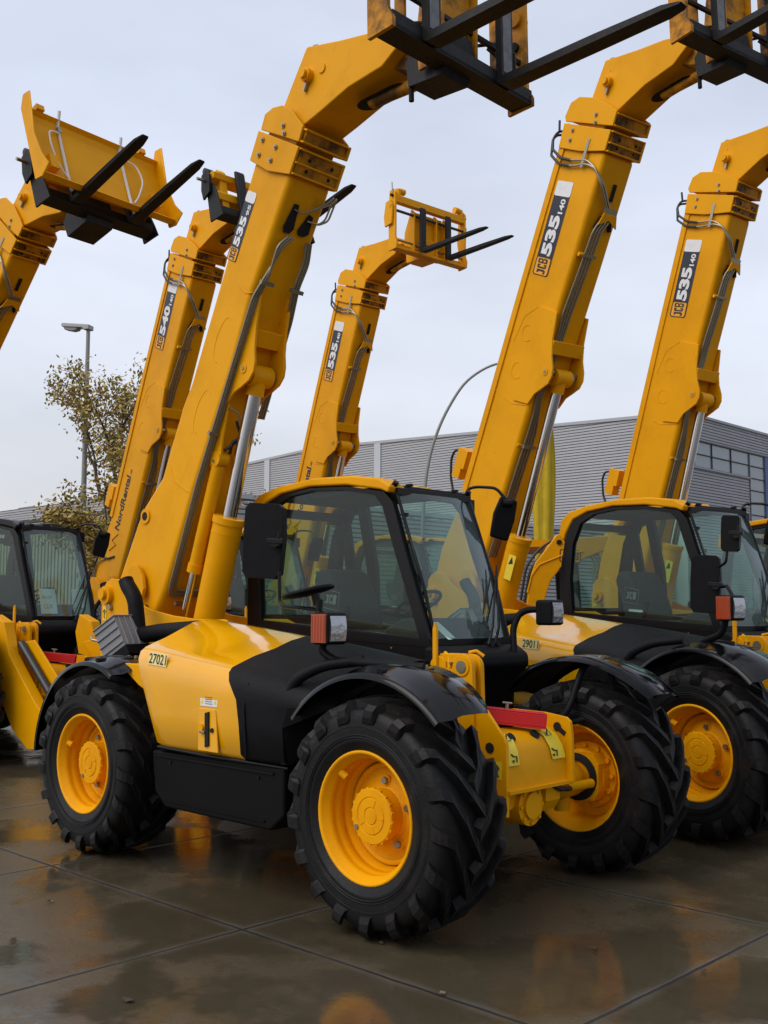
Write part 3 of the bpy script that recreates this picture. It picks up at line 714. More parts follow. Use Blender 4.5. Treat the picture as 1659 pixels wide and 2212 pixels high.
def lift(root, W_, kind):
    g = G[kind]; x1, z1 = W_(g['pin'][0] - .04, g['pin'][1]); x0, z0 = g['base']
    a = Vector((x0, 0, z0)); b = Vector((x1, 0, z1)); e = (b - a).normalized(); L = (b - a).length
    mid = a + e * 1.42
    mb = MB(); k = .118 if kind == 's' else .115
    mb.cyl(a, mid, k, 'yel', 32); mb.cyl(mid - e * .02, mid + e * .03, k * 1.08, 'yel', 32); mb.cyl(mid - e * .10, mid - e * .09, k * 1.02, 'yel', 32)
    s = Vector((-e.z, 0, e.x))
    mb.tube([mid - e * .10 + s * .13, mid - e * .14 + s * .155, mid - e * .9 + s * .15, mid - e * 1.1 + s * .10], .016, 'yel', 8, fillet=.04)
    r = mb.build('lift_cylinder', root, bevel=.004)
    mb = MB(); mb.cyl(mid, b - e * .10, .058 if kind == 's' else .052, 'chr', 28); rod = mb.build('rod', r)
    mb = MB(); mb.cyl(b + Vector((0, -.10, 0)), b + Vector((0, .10, 0)), .085, 'yel', 26); mb.cyl(b - e * .15, b, .072, 'yel', 20)
    mb.cyl(b + Vector((0, .10, 0)), b + Vector((0, .14, 0)), .06, 'bolt', 14); mb.build('rod_eye', r, bevel=.01)
    if kind != 's':
        lb = MB(); o = mid - e * .42 + Vector((.03, -.116, 0)); 
        quad(lb, o, e.normalized() * .26, Vector((-.10, 0, .03)) * -1, 'lab')
        q = o + Vector((0, -.002, 0))
        lb.add([q + e * .15 + Vector((.02, 0, 0)), q + e * .15 + Vector((.09, 0, 0)), q + e * .23 + Vector((.055, 0, 0))], [(0, 1, 2)], 'ink')
        lb.build('warning_label', r)
    # compensating cylinder beside it
    cb = MB(); p0 = Vector((-.36, -.10, 1.55)); p1 = Vector((*W_(1.54, -.70),)); p1 = Vector((p1[0], -.10, p1[1])); e = (p1 - p0).normalized(); L = (p1 - p0).length
    cb.cyl(p0, p0 + e * .5, .032, 'chr', 14); cb.cyl(p0 + e * .46, p1 - e * .05, .052, 'yel', 20); cb.cyl(p0 + e * .44, p0 + e * .51, .060, 'yel', 20)
    cb.cyl(p1 + Vector((0, -.05, 0)), p1 + Vector((0, .05, 0)), .06, 'yel', 16)
    if kind == 's': cb.build('compensating_cylinder', root, bevel=.003)

def carriage(root, x, z, style, tilt=0, ys=(-.37, .37), tine=1.25):
    c = empty('carriage', (x, 0, z), (0, R(tilt), 0), root) if False else None
    mb = MB(); Y = .66 if style == 'light' else .70
    sd = 'steel' if style == 'dark' else 'yelw'
    if style == 'dark':
        mb.box((-.02, 0, -.02), (.16, 2 * Y, .03), 'steel'); mb.box((.05, 0, .02), (.02, 2 * Y, .10), 'steel'); mb.box((-.10, 0, .02), (.02, 2 * Y, .10), 'steel')
        for y in (-Y, Y):
            mb.prism([(-.16, -.05), (.09, -.08), (.07, .05), (.02, .30), (-.02, .42), (-.12, .46), (-.16, .30)], y - .012, y + .012, 'steel')
            mb.prism([(-.20, .26), (-.06, .30), (-.02, .52), (-.08, .62), (-.18, .58), (-.22, .40)], y - .05, y - .02, 'steel'); mb.cyl((-.12, y - .04, .62), (-.12, y + .08, .62), .04, 'hose', 10); mb.cyl((-.12, y - .16, .48), (-.12, y - .04, .48), .02, 'bolt', 8)
        mb.prism([(-.12, .18), (.0, .20), (.02, .28), (.0, .31), (-.12, .30)], -Y, Y, 'yel'); mb.prism([(-.14, .46), (.0, .48), (.02, .55), (-.02, .58), (-.14, .57)], -Y, Y, 'yel')
        for y in (-.55, .55): mb.prism([(-.12, .0), (-.02, .0), (-.02, .6), (-.07, .66), (-.12, .6)], y - .05, y + .05, 'yel')
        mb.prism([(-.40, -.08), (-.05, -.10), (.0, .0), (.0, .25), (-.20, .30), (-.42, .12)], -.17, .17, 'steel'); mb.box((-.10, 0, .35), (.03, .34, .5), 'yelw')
    elif style != 'light':
        mb.box((-.02, 0, -.02), (.16, 2 * Y, .03), 'steel'); mb.box((.05, 0, .02), (.02, 2 * Y, .10), 'steel'); mb.box((-.10, 0, .02), (.02, 2 * Y, .10), 'steel')
        mb.prism([(-.14, -.05), (.07, -.04), (.07, .02), (.03, .10), (.03, .92), (-.02, .98), (-.11, .96), (-.14, .80)], -Y - .014, -Y + .014, sd)
        mb.prism([(-.14, -.05), (.07, -.04), (.07, .02), (.03, .10), (.03, .92), (-.02, .98), (-.11, .96), (-.14, .80)], Y - .014, Y + .014, sd)
        mb.box((-.03, 0, .92), (.12, 2 * Y, .09), 'steel'); mb.box((-.03, 0, .30), (.03, 1.4, .03), 'steel')
        for y in (-.17, .17): mb.prism([(-.20, -.02), (.0, .0), (.02, .9), (-.06, .95), (-.16, .60), (-.22, .2)], y - .012, y + .012, 'yelw')
        for y in (-.48, .48): mb.prism([(-.12, -.02), (-.04, .0), (-.04, .9), (-.12, .95)], y - .012, y + .012, 'yelw')
        mb.prism([(-.34, -.06), (-.05, -.08), (.0, .0), (.0, .22), (-.20, .30), (-.36, .12)], -.13, .13, 'steel')  # block coloured dark to stand for the shadow at the boom head's nose
        mb.box((-.05, 0, .45), (.03, .30, .5), 'yelw')
        for s in (-1, 1): mb.cyl((-.06, s * (Y - .04), .42), (-.06, s * (Y + .05), .42), .035, 'hole', 14); mb.cyl((-.05, s * (Y - .04), .62), (-.05, s * (Y + .06), .62), .05, 'yelw', 16)
        for y0, y1, zz in ((-.30, .38, .22), (.2, .75, .26)):
            mb.tube([(-.12, y0, zz), (-.02, y0 * .5 + y1 * .5, zz + .10), (-.12, y1, zz - .14)], .014, 'hose', 8)
        mb.tube([(-.10, .50, .40), (.02, .56, .30), (-.02, .62, .12), (-.12, .56, .02)], .013, 'hose', 8); mb.tube([(-.1, .42, .33), (.0, .5, .20), (-.05, .66, .22)], .013, 'hose', 8)
        mb.tube([(.0, -.3, .80), (.03, -.24, .62), (.02, -.2, .80)], .005, 'bolt', 5)
        mb.cyl((-.34, -.10, -.06), (-.34, -.10, -.15), .018, 'hole', 8)
    else:
        P = [(-.12, -.06), (.04, -.05), (.05, .04), (.02, .12), (.02, .74), (-.03, .80), (-.10, .78), (-.12, .60)]
        for y in (-Y, Y):
            mb.prism(P, y - .014, y + .014, 'yel')
            mb.prism([(-.16, .28), (-.02, .30), (.0, .55), (-.05, .64), (-.14, .62), (-.18, .42)], y - .05 if y < 0 else y + .02, y - .02 if y < 0 else y + .05, 'yel')
            mb.cyl((-.03, y - .05, .70), (-.03, y + .05, .70), .022, 'hole', 10)
            mb.cyl((-.02, y + (.10 if y < 0 else -.10), .78), (-.02, y + (.18 if y < 0 else -.18), .78), .045, 'yel', 14); mb.prism([(-.06, .66), (.02, .66), (.02, .80), (-.05, .82)], y + (.05 if y < 0 else -.09), y + (.09 if y < 0 else -.05), 'yel')
        mb.box((-.03, 0, .66), (.09, 2 * Y, .10), 'yel'); mb.box((-.03, 0, -.03), (.13, 2 * Y, .035), 'yel'); mb.box((-.09, 0, .02), (.02, 2 * Y, .10), 'yel')
        mb.cyl((-.02, -Y, .50), (-.02, Y, .50), .020, 'hose', 10); mb.cyl((-.04, -Y, .10), (-.04, Y, .10), .016, 'pipe', 8)
        for y in (-.30, -.12, .12, .30): mb.prism([(-.22, .0), (.0, .0), (.0, .55), (-.06, .6), (-.20, .30)], y - .012, y + .012, 'yel')
        mb.box((-.08, 0, .33), (.02, .56, .5), 'yel'); mb.prism([(-.34, -.06), (-.05, -.06), (.0, .2), (-.20, .26), (-.36, .10)], -.15, .15, 'yel')
        mb.box((-.0, -.05, .13), (.015, .35, .015), 'pipe')
        mb.tube([(-.03, -Y - .02, .74), (-.03, -Y - .03, .88)], .010, 'bolt', 6)
        mb.lathe([(.03, 0), (.034, .004)], 'bolt', 12, (-.02, -Y - .07, .55))
    o = mb.build('fork_carriage', root, (x, 0, z), (0, R(tilt), 0), bevel=.006)
    for y in ys:
        f = MB(); wd = .085 if style == 'light' else .125; zt = .78 if style == 'heavy' else .60
        f.prism([(.055, -.02), (.055, zt), (.09, zt), (.105, zt - .04), (.105, .02), (.20, .02), (tine * .6, .016), (tine - .10, .004), (tine, -.006), (tine + .02, -.014), (tine, -.026), (tine - .10, -.030), (tine * .6, -.036), (.18, -.04), (.10, -.04)], y - wd / 2, y + wd / 2, 'steel')
        if style == 'heavy': f.box((.1065, y, .30), (.004, wd * .7, .50), 'stl2')
        # tapered tip
        vs = []
        for (a, b_, c_) in f.v[:30]:
            t = max(0, (a - tine + .12) / .14); t = min(1, t); vs.append((a, y + (b_ - y) * (1 - .45 * t * t), c_))
        f.v[:30] = vs
        #f.xf(Matrix.Rotation(R(-3 if style == 'heavy' else 1.5), 4, 'Y')) if False else None
        f.build('fork', o, bevel=.008)
    return o
# ------------------------------------------------------------------ the whole machine
A0 = Vector((-1.27387, 8.28844)); YAW = -0.767942
def A2W(dx, dy): return (A0.x + cos(YAW) * dx - sin(YAW) * dy, A0.y + sin(YAW) * dx + cos(YAW) * dy)
def sstep(t): t = max(0, min(1, t)); return t * t * (3 - 2 * t)
def ground_h(x, y):
    """the yard rises a few centimetres away from the first machine (x, y in its frame)"""
    return max(.065 * sstep((y - 1.25) / 1.0), .12 * sstep((-x - 1.3) / 2.2))

def telehandler(dx, dy, dyaw, kind, ang, label, number=None, big='535', small='140', rental=False, style='heavy', stab=False, fork_l=1.25, dz=None, tilt=0, cx=(.24, -1.30), ys=(-.37, .37), hoseloop=False, podlogo=False, sticker=True, pv=None, nearlamp=True, cdz=0, wx_near=2.75):
    x, y = A2W(dx, dy); z = ground_h(dx, dy) if dz is None else dz
    root = empty('telehandler', (x, y, z), (0, 0, YAW + dyaw))
    tag(root, label, 'telehandler', 'telehandlers parked in rows in the yard')
    for wx in (0, 2.75):
        for wy in (-.945, .945): wheel(root, wx_near if wx else wx, wy, .13 * (wx + wy))
    def bd(key, mb, name, parent=root, loc=(0, 0, 0), **k): return inst((key, kind if k.pop('kk', 0) else 0), lambda: mb.build(name, **k), name, parent, loc)
    # mudguards
    W = (2.75, 0, .61)
    bd('ff-', fender_mb(140, 45, .735, -1.18, -.68), 'mudguard', loc=(wx_near, 0, .61)); bd('ff+', fender_mb(140, 45, .735, 1.18, .68), 'mudguard', loc=(wx_near, 0, .61))
    bd('fr-', fender_mb(178, 62, .70, -1.16, -.72), 'mudguard', loc=(0, 0, .61)); bd('fr+', fender_mb(178, 62, .70, 1.16, .72), 'mudguard', loc=(0, 0, .61))
    for s in (-1, 1):
        for fx in (0, 2.75):
            r = .745 if fx else .71; mb = MB()
            mb.tube([(fx + .0, s * .35, .95), (fx + .03, s * .62, 1.0), (fx + .05, s * .80, .60 + r), (fx + .05, s * 1.10, .60 + r)], .022, 'blk', 8, fillet=.12)
            for k in (0, .09): mb.cyl((fx + .05 + k, s * .84, .61 + r), (fx + .05 + k, s * .84, .635 + r), .013, 'bolt', 8)
            mb.box((fx + .09, s * .84, .61 + r), (.18, .05, .012), 'blk')
            bd(('fb', s, fx), mb, 'mudguard_bracket', loc=(wx_near - 2.75 if fx else 0, 0, 0))
    mb = MB(); mb.tube([(3.0, .80, 1.28), (2.98, .86, 1.05), (2.78, .66, .95), (2.55, .40, 1.06)], .022, 'blk', 8, fillet=.10)
    bd('fbx', mb, 'mudguard_bracket')
    # axles and frame
    mb = MB()
    for fx in (0,):
        mb.lathe([(.05, -.74), (.11, -.70), (.12, -.55), (.085, -.40), (.10, -.25), (.17, -.12), (.19, 0), (.17, .12), (.10, .25), (.085, .40), (.12, .55), (.11, .70), (.05, .74)], 'yel', 28, (fx, 0, .61))
        for s in (-1, 1):
            mb.prism([(fx - .13, .47), (fx + .12, .47), (fx + .16, .53), (fx + .16, .70), (fx + .12, .76), (fx - .13, .76)], s * .84 - .07, s * .84 + .07, 'yel')
            mb.cyl((fx + .16, s * .42, .60), (fx + .18, s * .66, .60), .028, 'yel', 12); mb.cyl((fx, s * .60, .42), (fx, s * .60, .80), .05, 'yel', 14)
    mb.cyl((.10, -.04, .56), (.23, -.04, .56), .115, 'yel', 26); mb.cyl((.22, -.04, .56), (.25, -.04, .56), .075, 'yel', 22); mb.cyl((.02, -.20, .62), (.20, -.20, .62), .07, 'yel', 16)
    for k in range(8): mb.cyl((.225, -.04 + .098 * cos(k * PI / 4), .56 + .098 * sin(k * PI / 4)), (.242, -.04 + .098 * cos(k * PI / 4), .56 + .098 * sin(k * PI / 4)), .012, 'yel', 6)
    mb.prism([(.0, .50), (.18, .50), (.22, .56), (.22, .70), (.0, .70)], .12, .26, 'yel'); mb.tube([(.20, .16, .66), (.24, .24, .62), (.20, .40, .60)], .016, 'hose', 7)
    bd('ax', mb, 'axle'); bd('ax', mb, 'axle', loc=(wx_near, 0, 0))
    mb = MB(); mb.box((1.2, 0, .80), (3.2, .54, .40), 'chs'); mb.prism([(.70, .76), (2.02, .78), (2.02, .50), (1.9, .41), (.86, .41), (.74, .50)], -1.07, -.30, 'chs')
    mb.prism([(.70, .80), (1.95, .80), (1.95, .45), (.80, .45)], .28, 1.10, 'chs')
    mb.box((-.62, 0, .95), (.5, .9, .5), 'chs'); mb.box((-.3, .62, 1.12), (.9, .7, .35), 'chs'); mb.box((.45, -.55, 1.0), (.5, .5, .4), 'chs')
    mb.box((-.35, -.60, 1.24), (.55, .42, .14), 'chs'); bd('ch', mb, 'chassis', bevel=.02)
    px = G[kind]['piv'][0] + 1.245
    pl = [(-1.22, 1.05), (-1.22, 1.76), (-1.205, 1.84), (-1.15, 1.90), (-1.08, 1.925), (-.98, 1.92), (-.90, 1.885), (-.84, 1.82), (-.70, 1.735), (-.50, 1.67), (-.2, 1.625), (.1, 1.60), (.45, 1.60), (.60, 1.55), (.60, 1.0)]
    pl = [(a + px if i < 9 else a, b + (.09 if kind == 'l' and 1 < i < 9 else 0)) for i, (a, b) in enumerate(pl)]
    mb = MB()
    for s in (-1, 1): mb.prism(pl, s * .295 - .012, s * .295 + .012, 'yel')
    mb.box((-.45, 0, 1.2), (1.5, .58, .2), 'yel'); mb.cyl((-1.11 + px, -.28, 1.79), (-1.11 + px, -.35, 1.79), .075, 'yel', 26); mb.cyl((-1.12 + px, -.34, 1.80), (-1.12 + px, -.38, 1.80), .045, 'yel', 22)
    mb.cyl((-1.06 + px, -.30, 1.69), (-1.06 + px, -.34, 1.69), .025, 'bolt', 8)
    mb.prism([(-.92, 1.86), (-.90, 2.0), (-.85, 2.04), (-.78, 2.03), (-.70, 1.95), (-.67, 1.84), (-.70, 1.76)], -.262, -.23, 'yel')
    mb.prism([(.20, 1.28), (.42, 1.16), (.50, 1.13), (.52, 1.22), (.5, 1.30), (.20, 1.30)], -1.00, -.96, 'yel'); mb.box((.34, -.75, 1.29), (.30, .46, .015), 'yel')
    o = bd('pl', mb, 'boom_mounting', kk=1, bevel=.006)
    mb = MB(); quad(mb, (-1.19 + px, -.310, 1.58), (.05, 0, 0), (0, 0, .12), 'lab'); mb.tube([(-1.165 + px, -.312, 1.67), (-1.15 + px, -.312, 1.655), (-1.165 + px, -.312, 1.64), (-1.18 + px, -.312, 1.655), (-1.165 + px, -.312, 1.67)], .004, 'ink', 5); mb.tube([(-1.165 + px, -.312, 1.64), (-1.165 + px, -.312, 1.60), (-1.155 + px, -.312, 1.60)], .004, 'ink', 5)
    bd('pll', mb, 'lifting_point_label', parent=o, kk=1)
    # engine cover
    e = bd('pod', pod_mb(0, 'rear'), 'engine_cover'); ef = bd('podf', pod_mb(0, 'front'), 'front_cover')
    mb = MB(); mb.tube([(.80, -1.085, .79), (1.3, -1.09, .782), (2.05, -1.06, .775)], .012, 'blkg', 8); bd('pods', mb, 'cover_seal', parent=e)
    mb = MB(); mb.prism([(1.285, .815), (1.285, 1.07), (1.455, 1.07), (1.485, .815)], -1.131, -1.120, 'yelg'); mb.prism([(1.365, .84), (1.36, 1.045), (1.40, 1.055), (1.405, .85)], -1.142, -1.13, 'hole')
    mb.cyl((1.325, -1.13, .955), (1.325, -1.145, .955), .024, 'yel', 14); mb.cyl((1.43, -1.13, .945), (1.43, -1.14, .945), .014, 'hole', 12); mb.box((1.345, -1.146, .93), (.05, .012, .016), 'bolt')
    bd('latch', mb, 'cover_latch', parent=e, bevel=.004)
    if sticker:
        mb = MB(); quad(mb, (1.30, -1.129, 1.085), (.17, 0, 0), (0, 0, .075), 'whi')
        for k in range(4): quad(mb, (1.35, -1.130, 1.098 + .013 * k), (.07, 0, 0), (0, 0, .004), 'dec')
        for a in (1.305, 1.435): mb.add([(a, -1.130, 1.10), (a + .03, -1.130, 1.10), (a + .015, -1.130, 1.13)], [(0, 1, 2)], 'lab')
        bd('stk', mb, 'safety_sticker', parent=e)
    if number:
        mb = MB(); o_ = Vector((.72 + (.24 if podlogo else 0), -1.1265, 1.315 - (.025 if podlogo else 0))); ux = Vector((.205, .001, -.012)); uy = Vector((0, .012, .082))
        quad(mb, o_, ux, uy, 'pale'); put_text(mb, number, o_ + ux * .04 + uy * .10 + Vector((0, -.002, 0)), ux * .92, uy * .80, 'ink', .012)
        mb.build('fleet_number', e)
    if podlogo:
        mb = MB(); logo(mb, (.72, -1.134, .93), (.40, 0, 0), (0, 0, .22), (0, -1, 0), 'yelg'); mb.build('maker_logo', e)
    mb = MB(); mb.tube([(2.03, -1.06, .80), (2.03, -1.075, 1.10), (2.09, -1.07, 1.27), (2.26, -1.0, 1.36), (2.48, -.9, 1.39)], .032, 'blk', 10, fillet=.08)
    mb.tube([(1.74, -1.120, .81), (1.735, -1.135, 1.10), (1.75, -1.115, 1.24)], .006, 'blk', 6)
    bd('arch', mb, 'arch_lip', parent=ef)
    mb = MB(); mb.box((1.36, -1.075, .46), (1.0, .01, .010), 'chs'); mb.box((1.36, -1.075, .735), (1.15, .012, .012), 'blk')
    for a in (.92, 1.80): mb.cyl((a, -1.07, .70), (a, -1.080, .70), .009, 'frm', 8)
    bd('tank', mb, 'tank_cover')
    # air intake and elbow
    mb = MB(); mb.box((0, 0, 0), (.24, .26, .25), 'grey')
    for k in range(4): mb.box((0, -.132, -.09 + .06 * k), (.24, .018, .014), 'grey')
    for k in range(4): mb.box((.122, -.09 + .06 * k, 0), (.016, .014, .24), 'grey')
    mb.box((-.0, -.04, .128), (.20, .03, .012), 'hole'); mb.box((0, 0, .126), (.26, .28, .010), 'grey'); mb.box((-.02, .02, -.16), (.30, .30, .08), 'blk')
    mb.tube([(-.12, -.10, .04), (-.17, -.12, .08), (-.19, -.10, .12)], .012, 'bolt', 6)
    i = inst('intake', lambda: mb.build('air_intake', bevel=.012), 'air_intake', root, (-.40, -.62, 1.455), (0, R(-30), R(12)))
    mb = MB(); mb.tube([(-.555, -.50, 1.90), (-.53, -.50, 1.86), (-.42, -.50, 1.76), (-.385, -.50, 1.60), (-.36, -.50, 1.47), (-.12, -.48, 1.50), (.40, -.45, 1.53)], [.058, .066], 'blk', 16, fillet=.12)
    bd('elbow', mb, 'intake_pipe')
    cab(root, kind) if ('cab',) not in _mc else None
    if ('cab',) not in _mc: _mc[('cab',)] = [o for o in root.children if o.name.split('.')[0] in ('cab_frame', 'roof', 'wiper', 'seat', 'seat_logo', 'steering_wheel', 'dashboard', 'control_lever', 'front_cowl')]
    else:
        for o in _mc[('cab',)]:
            c = o.copy(); S.collection.objects.link(c); c.parent = root
            if stab and o.name.startswith('roof'): c.material_slots[0].link = 'OBJECT'; c.material_slots[0].material = M['frm']
            for q in o.children:
                q2 = q.copy(); S.collection.objects.link(q2); q2.parent = c
                for r in q.children: r2 = r.copy(); S.collection.objects.link(r2); r2.parent = c
    # mirrors and lamps
    sx = 0 if kind == 's' else .68; sz = 0 if kind == 's' else .06
    if nearlamp: mirror_big(root, 'mb' + kind, (1.62 + (sx and 1.08), -.90, 2.09 - (sx and .29)), R(28), wd=.265 if kind == 's' else .215, h=.46 if kind == 's' else .42)
    if kind == 'l' and number: mirror_big(root, 'mb2', (2.90, -.86, 2.16), R(25), h=.26, wd=.135)
    mb = MB()
    if kind == 's': mb.tube([(1.76, -.90, 1.90), (1.765, -.90, 1.72), (1.80, -.90, 1.69), (2.12, -.90, 1.67), (2.24, -.92, 1.60), (2.24, -.93, 1.55)], .011, 'frm', 8, fillet=.05)
    else:
        mb.tube([(2.78, -.88, 1.78), (2.90, -.92, 1.78), (3.0, -.95, 1.66)], .014, 'frm', 8); mb.tube([(2.80, -.88, 1.92), (2.88, -.9, 1.95), (2.90, -.88, 2.20), (2.94, -.86, 2.22)], .010, 'frm', 8, fillet=.03)
    if kind == 's': mb.tube([(2.12, -.90, 1.67), (2.12, -.90, 1.73)], .02, 'frm', 8)
    if nearlamp: mb.tube([(2.24 + sx, -.96, 1.52 + sz), (2.20 + sx, -.96, 1.44), (2.30 + sx * .6, -.95, 1.385), (2.60 + sx * .1, -.92, 1.378), (2.90, -.86, 1.365)], .024, 'blk', 10, fillet=.08)
    if nearlamp: bd('ma', mb, 'mirror_arm', kk=1)
    mb = MB(); mb.lathe([(.001, .02), (.08, .022), (.155, .012), (.160, .0), (.150, -.012), (.06, -.02), (.001, -.02)], 'blk', 36)
    mb.cyl((.05, .0, 0), (.05, .09, 0), .026, 'frm', 12)
    if kind == 's': inst('rm', lambda: mb.build('round_mirror'), 'round_mirror', root, (2.02, -.90, 1.775), (R(-84), R(-12), R(6)))
    if nearlamp: headlight(root, -1, (2.28 + sx, -.97, 1.565 + sz))
    headlight(root, 1, (2.27, 1.17, 1.655))
    mb = MB(); mb.tube([(2.10, .98, 1.36), (2.06, 1.02, 1.55), (2.08, 1.08, 1.66), (2.16, 1.15, 1.68), (2.25, 1.17, 1.66)], .024, 'blk', 10, fillet=.06); bd('hs', mb, 'lamp_stalk')
    mb = MB(); mb.tube([(1.50, 1.16, 2.46), (1.50, 1.20, 2.60), (1.56, 1.24, 2.615), (1.70, 1.30, 2.60), (1.78, 1.33, 2.50)], .012, 'frm', 8, fillet=.04)
    mb.box((1.52, 1.18, 2.45), (.07, .08, .12), 'frm'); mb.cyl((1.76, 1.30, 2.48), (1.80, 1.36, 2.48), .03, 'frm', 10); bd('fma', mb, 'far_mirror_arm')
    inst('fm', lambda: (lambda q: (q.prism([(-.08, -.16), (.07, -.17), (.09, .0), (.08, .15), (-.06, .16), (-.09, .02)], -.022, .022, 'blk'), q)[1])(MB()).build('mirror', bevel=.018), 'mirror', root, (1.74, 1.34, 2.37), (R(8), R(10), R(60)))
    # front tower and nose of the frame
    mb = MB()
    for y in (-.315, -.235): mb.prism([(2.63, .80), (2.63, 1.30)] + circ(2.715, 1.34, .075, 150, 0, 8) + [(2.80, 1.0), (2.80, .80)], y - .016, y + .016, 'yel')
    mb.prism([(2.47, .95), (2.47, 1.33)] + circ(2.53, 1.34, .062, 170, 10, 8) + [(2.60, .95)], -.33, -.29, 'yel')
    mb.cyl((2.715, -.345, 1.345), (2.715, -.21, 1.345), .036, 'bolt', 10); mb.cyl((2.715, -.338, 1.345), (2.715, -.215, 1.345), .055, 'yel', 20)
    mb.cyl((2.60, -.26, .9), (2.60, -.26, 1.36), .055, 'yel', 20); mb.box((2.61, -.26, 1.39), (.15, .12, .05), 'yel'); mb.box((2.60, -.31, 1.22), (.09, .04, .22), 'yel')
    mb.prism([(2.505, 1.18), (2.505, 1.56), (2.52, 1.60), (2.535, 1.56), (2.535, 1.18)], -.35, -.33, 'yel')
    mb.tube([(2.56, -.30, 1.42), (2.60, -.31, 1.40), (2.62, -.33, 1.32), (2.59, -.33, 1.24)], .012, 'yel', 8, fillet=.03); mb.tube([(2.66, -.2, 1.42), (2.70, -.18, 1.43), (2.74, -.16, 1.40)], .012, 'yel', 8)
    for zz in (1.22, 1.36): mb.cyl((2.62, -.32, zz), (2.62, -.33, zz), .010, 'bolt', 6)
    bd('tw', mb, 'levelling_ram', bevel=.004)
    mb = MB()
    mb.prism([(2.45, .52), (2.45, .95), (2.62, 1.16), (2.80, 1.165), (2.86, 1.12), (2.995, .965), (3.015, .925), (3.015, .53)], -.312, -.288, 'yel')
    mb.prism([(2.45, .60), (2.45, .95), (2.60, 1.06), (2.84, 1.055), (3.00, 1.035), (3.03, 1.01), (3.04, .93), (3.045, .66)], .288, .312, 'yel')
    Pn = [(2.62, 1.03), (2.80, .985), (2.90, .965), (2.955, .93), (2.985, .87), (3.0, .75), (3.005, .655)]
    mb.grid([[(a, -.29, b), (a, .29, b)] for a, b in Pn], 'yel'); mb.box((3.012, 0, .662), (.04, .60, .022), 'yel'); mb.box((2.74, 0, .62), (.35, .4, .06), 'yel')
    for y in (-.17, .06): mb.cyl((2.925, y, .935), (2.945, y, .952), .030, 'hole', 18)
    mb.cyl((2.90, -.313, .90), (2.90, -.316, .90), .030, 'hole', 14); mb.cyl((2.94, .286, .975), (2.94, .284, .975), .028, 'hole', 14); mb.box((2.975, .285, .95), (.05, .004, .03), 'hole', (0, .6, 0))
    n_ = bd('nose', mb, 'front_frame', bevel=.004)
    mb = MB(); 
    def dq(y, s, d): 
        P = [Vector((2.906, 0, .966)), Vector((2.957, 0, .933)), Vector((2.988, 0, .872)), Vector((3.0, 0, .80))]; nr = Vector((.005, 0, .003))
        mb.grid([[tuple(p + nr + Vector((0, y + d * i, 0))), tuple(p + nr + Vector((0, y + s + d * i, 0)))] for i, p in enumerate(P)], 'lab')
        c = P[1] + nr * 1.6 + Vector((0, y + d + .02, 0)); e_ = (P[2] - P[1])
        mb.add([c, c + Vector((0, .06, 0)), c + Vector((0, .03, 0)) - e_ * .7], [(0, 1, 2)], 'ink'); mb.add([c + Vector((.002, .014, .002)), c + Vector((.002, .046, .002)), c + Vector((.002, .030, .002)) - e_ * .45], [(0, 1, 2)], 'lab')
        e2 = (P[3] - P[2]); c2 = P[2] + nr * 1.6 + Vector((0, y + d + .03, 0)); mb.tube([c2 + e2 * .15, c2 + e2 * .35 + Vector((0, .025, 0)), c2 + e2 * .35 + Vector((0, .05, 0)), c2 + e2 * .8 + Vector((0, .045, 0))], .004, 'ink', 5); mb.add([c2 + e2 * .6 + Vector((0, .0, 0)), c2 + e2 * .6 + Vector((0, .03, 0)), c2 + e2 * .85 + Vector((0, .015, 0))], [(0, 1, 2)], 'ink')
    dq(.10, .13, .015); bd('nd0', mb, 'warning_label', parent=n_); mb = MB(); dq(-.275, .10, 0); bd('nd1', mb, 'warning_label', parent=n_); mb = MB()
    quad(mb, (2.915, -.3135, .73), (.07, 0, 0), (0, 0, .10), 'lab'); mb.tube([(2.95, -.315, .81), (2.965, -.315, .795), (2.95, -.315, .775), (2.935, -.315, .795), (2.95, -.315, .81)], .004, 'ink', 5); mb.tube([(2.95, -.315, .775), (2.96, -.315, .75), (2.94, -.315, .745)], .004, 'ink', 5)
    bd('nd', mb, 'warning_label', parent=n_)
    if kind == 's' or stab:
        mb = MB(); L = .36; t = .009; h = .082
        mb.box((L / 2, 0, h / 2), (L, .105, t), 'red'); mb.box((L / 2, 0, -h / 2), (L, .105, t), 'red'); mb.box((L / 2, -.0475, 0), (L, t, h - t), 'red'); mb.box((L / 2, .0475, 0), (L, t, h - t), 'red')
        mb.box((L * .96, 0, 0), (.01, .08, .08), 'hole'); mb.cyl((L * .35, -.01, h / 2), (L * .35, -.01, h / 2 + .04), .012, 'bolt', 8); mb.box((L * .35, -.01, h / 2 + .04), (.06, .014, .012), 'bolt')
        mb.build('boom_safety_strut', root, (2.71, -.12, 1.06), (0, R(6), R(45)), bevel=.006)
    # boom
    b, W_ = boom(root, kind, ang, pv, small=small, big=big, rental=rental, hoseloop=hoseloop)
    lift(root, W_, kind)
    g = G[kind]; c0 = W_(4.41 + g['du'] + cx[0], -.41 + g['dv'] + cx[1])
    carriage(root, c0[0], c0[1] + cdz, style, tilt, ys, fork_l)
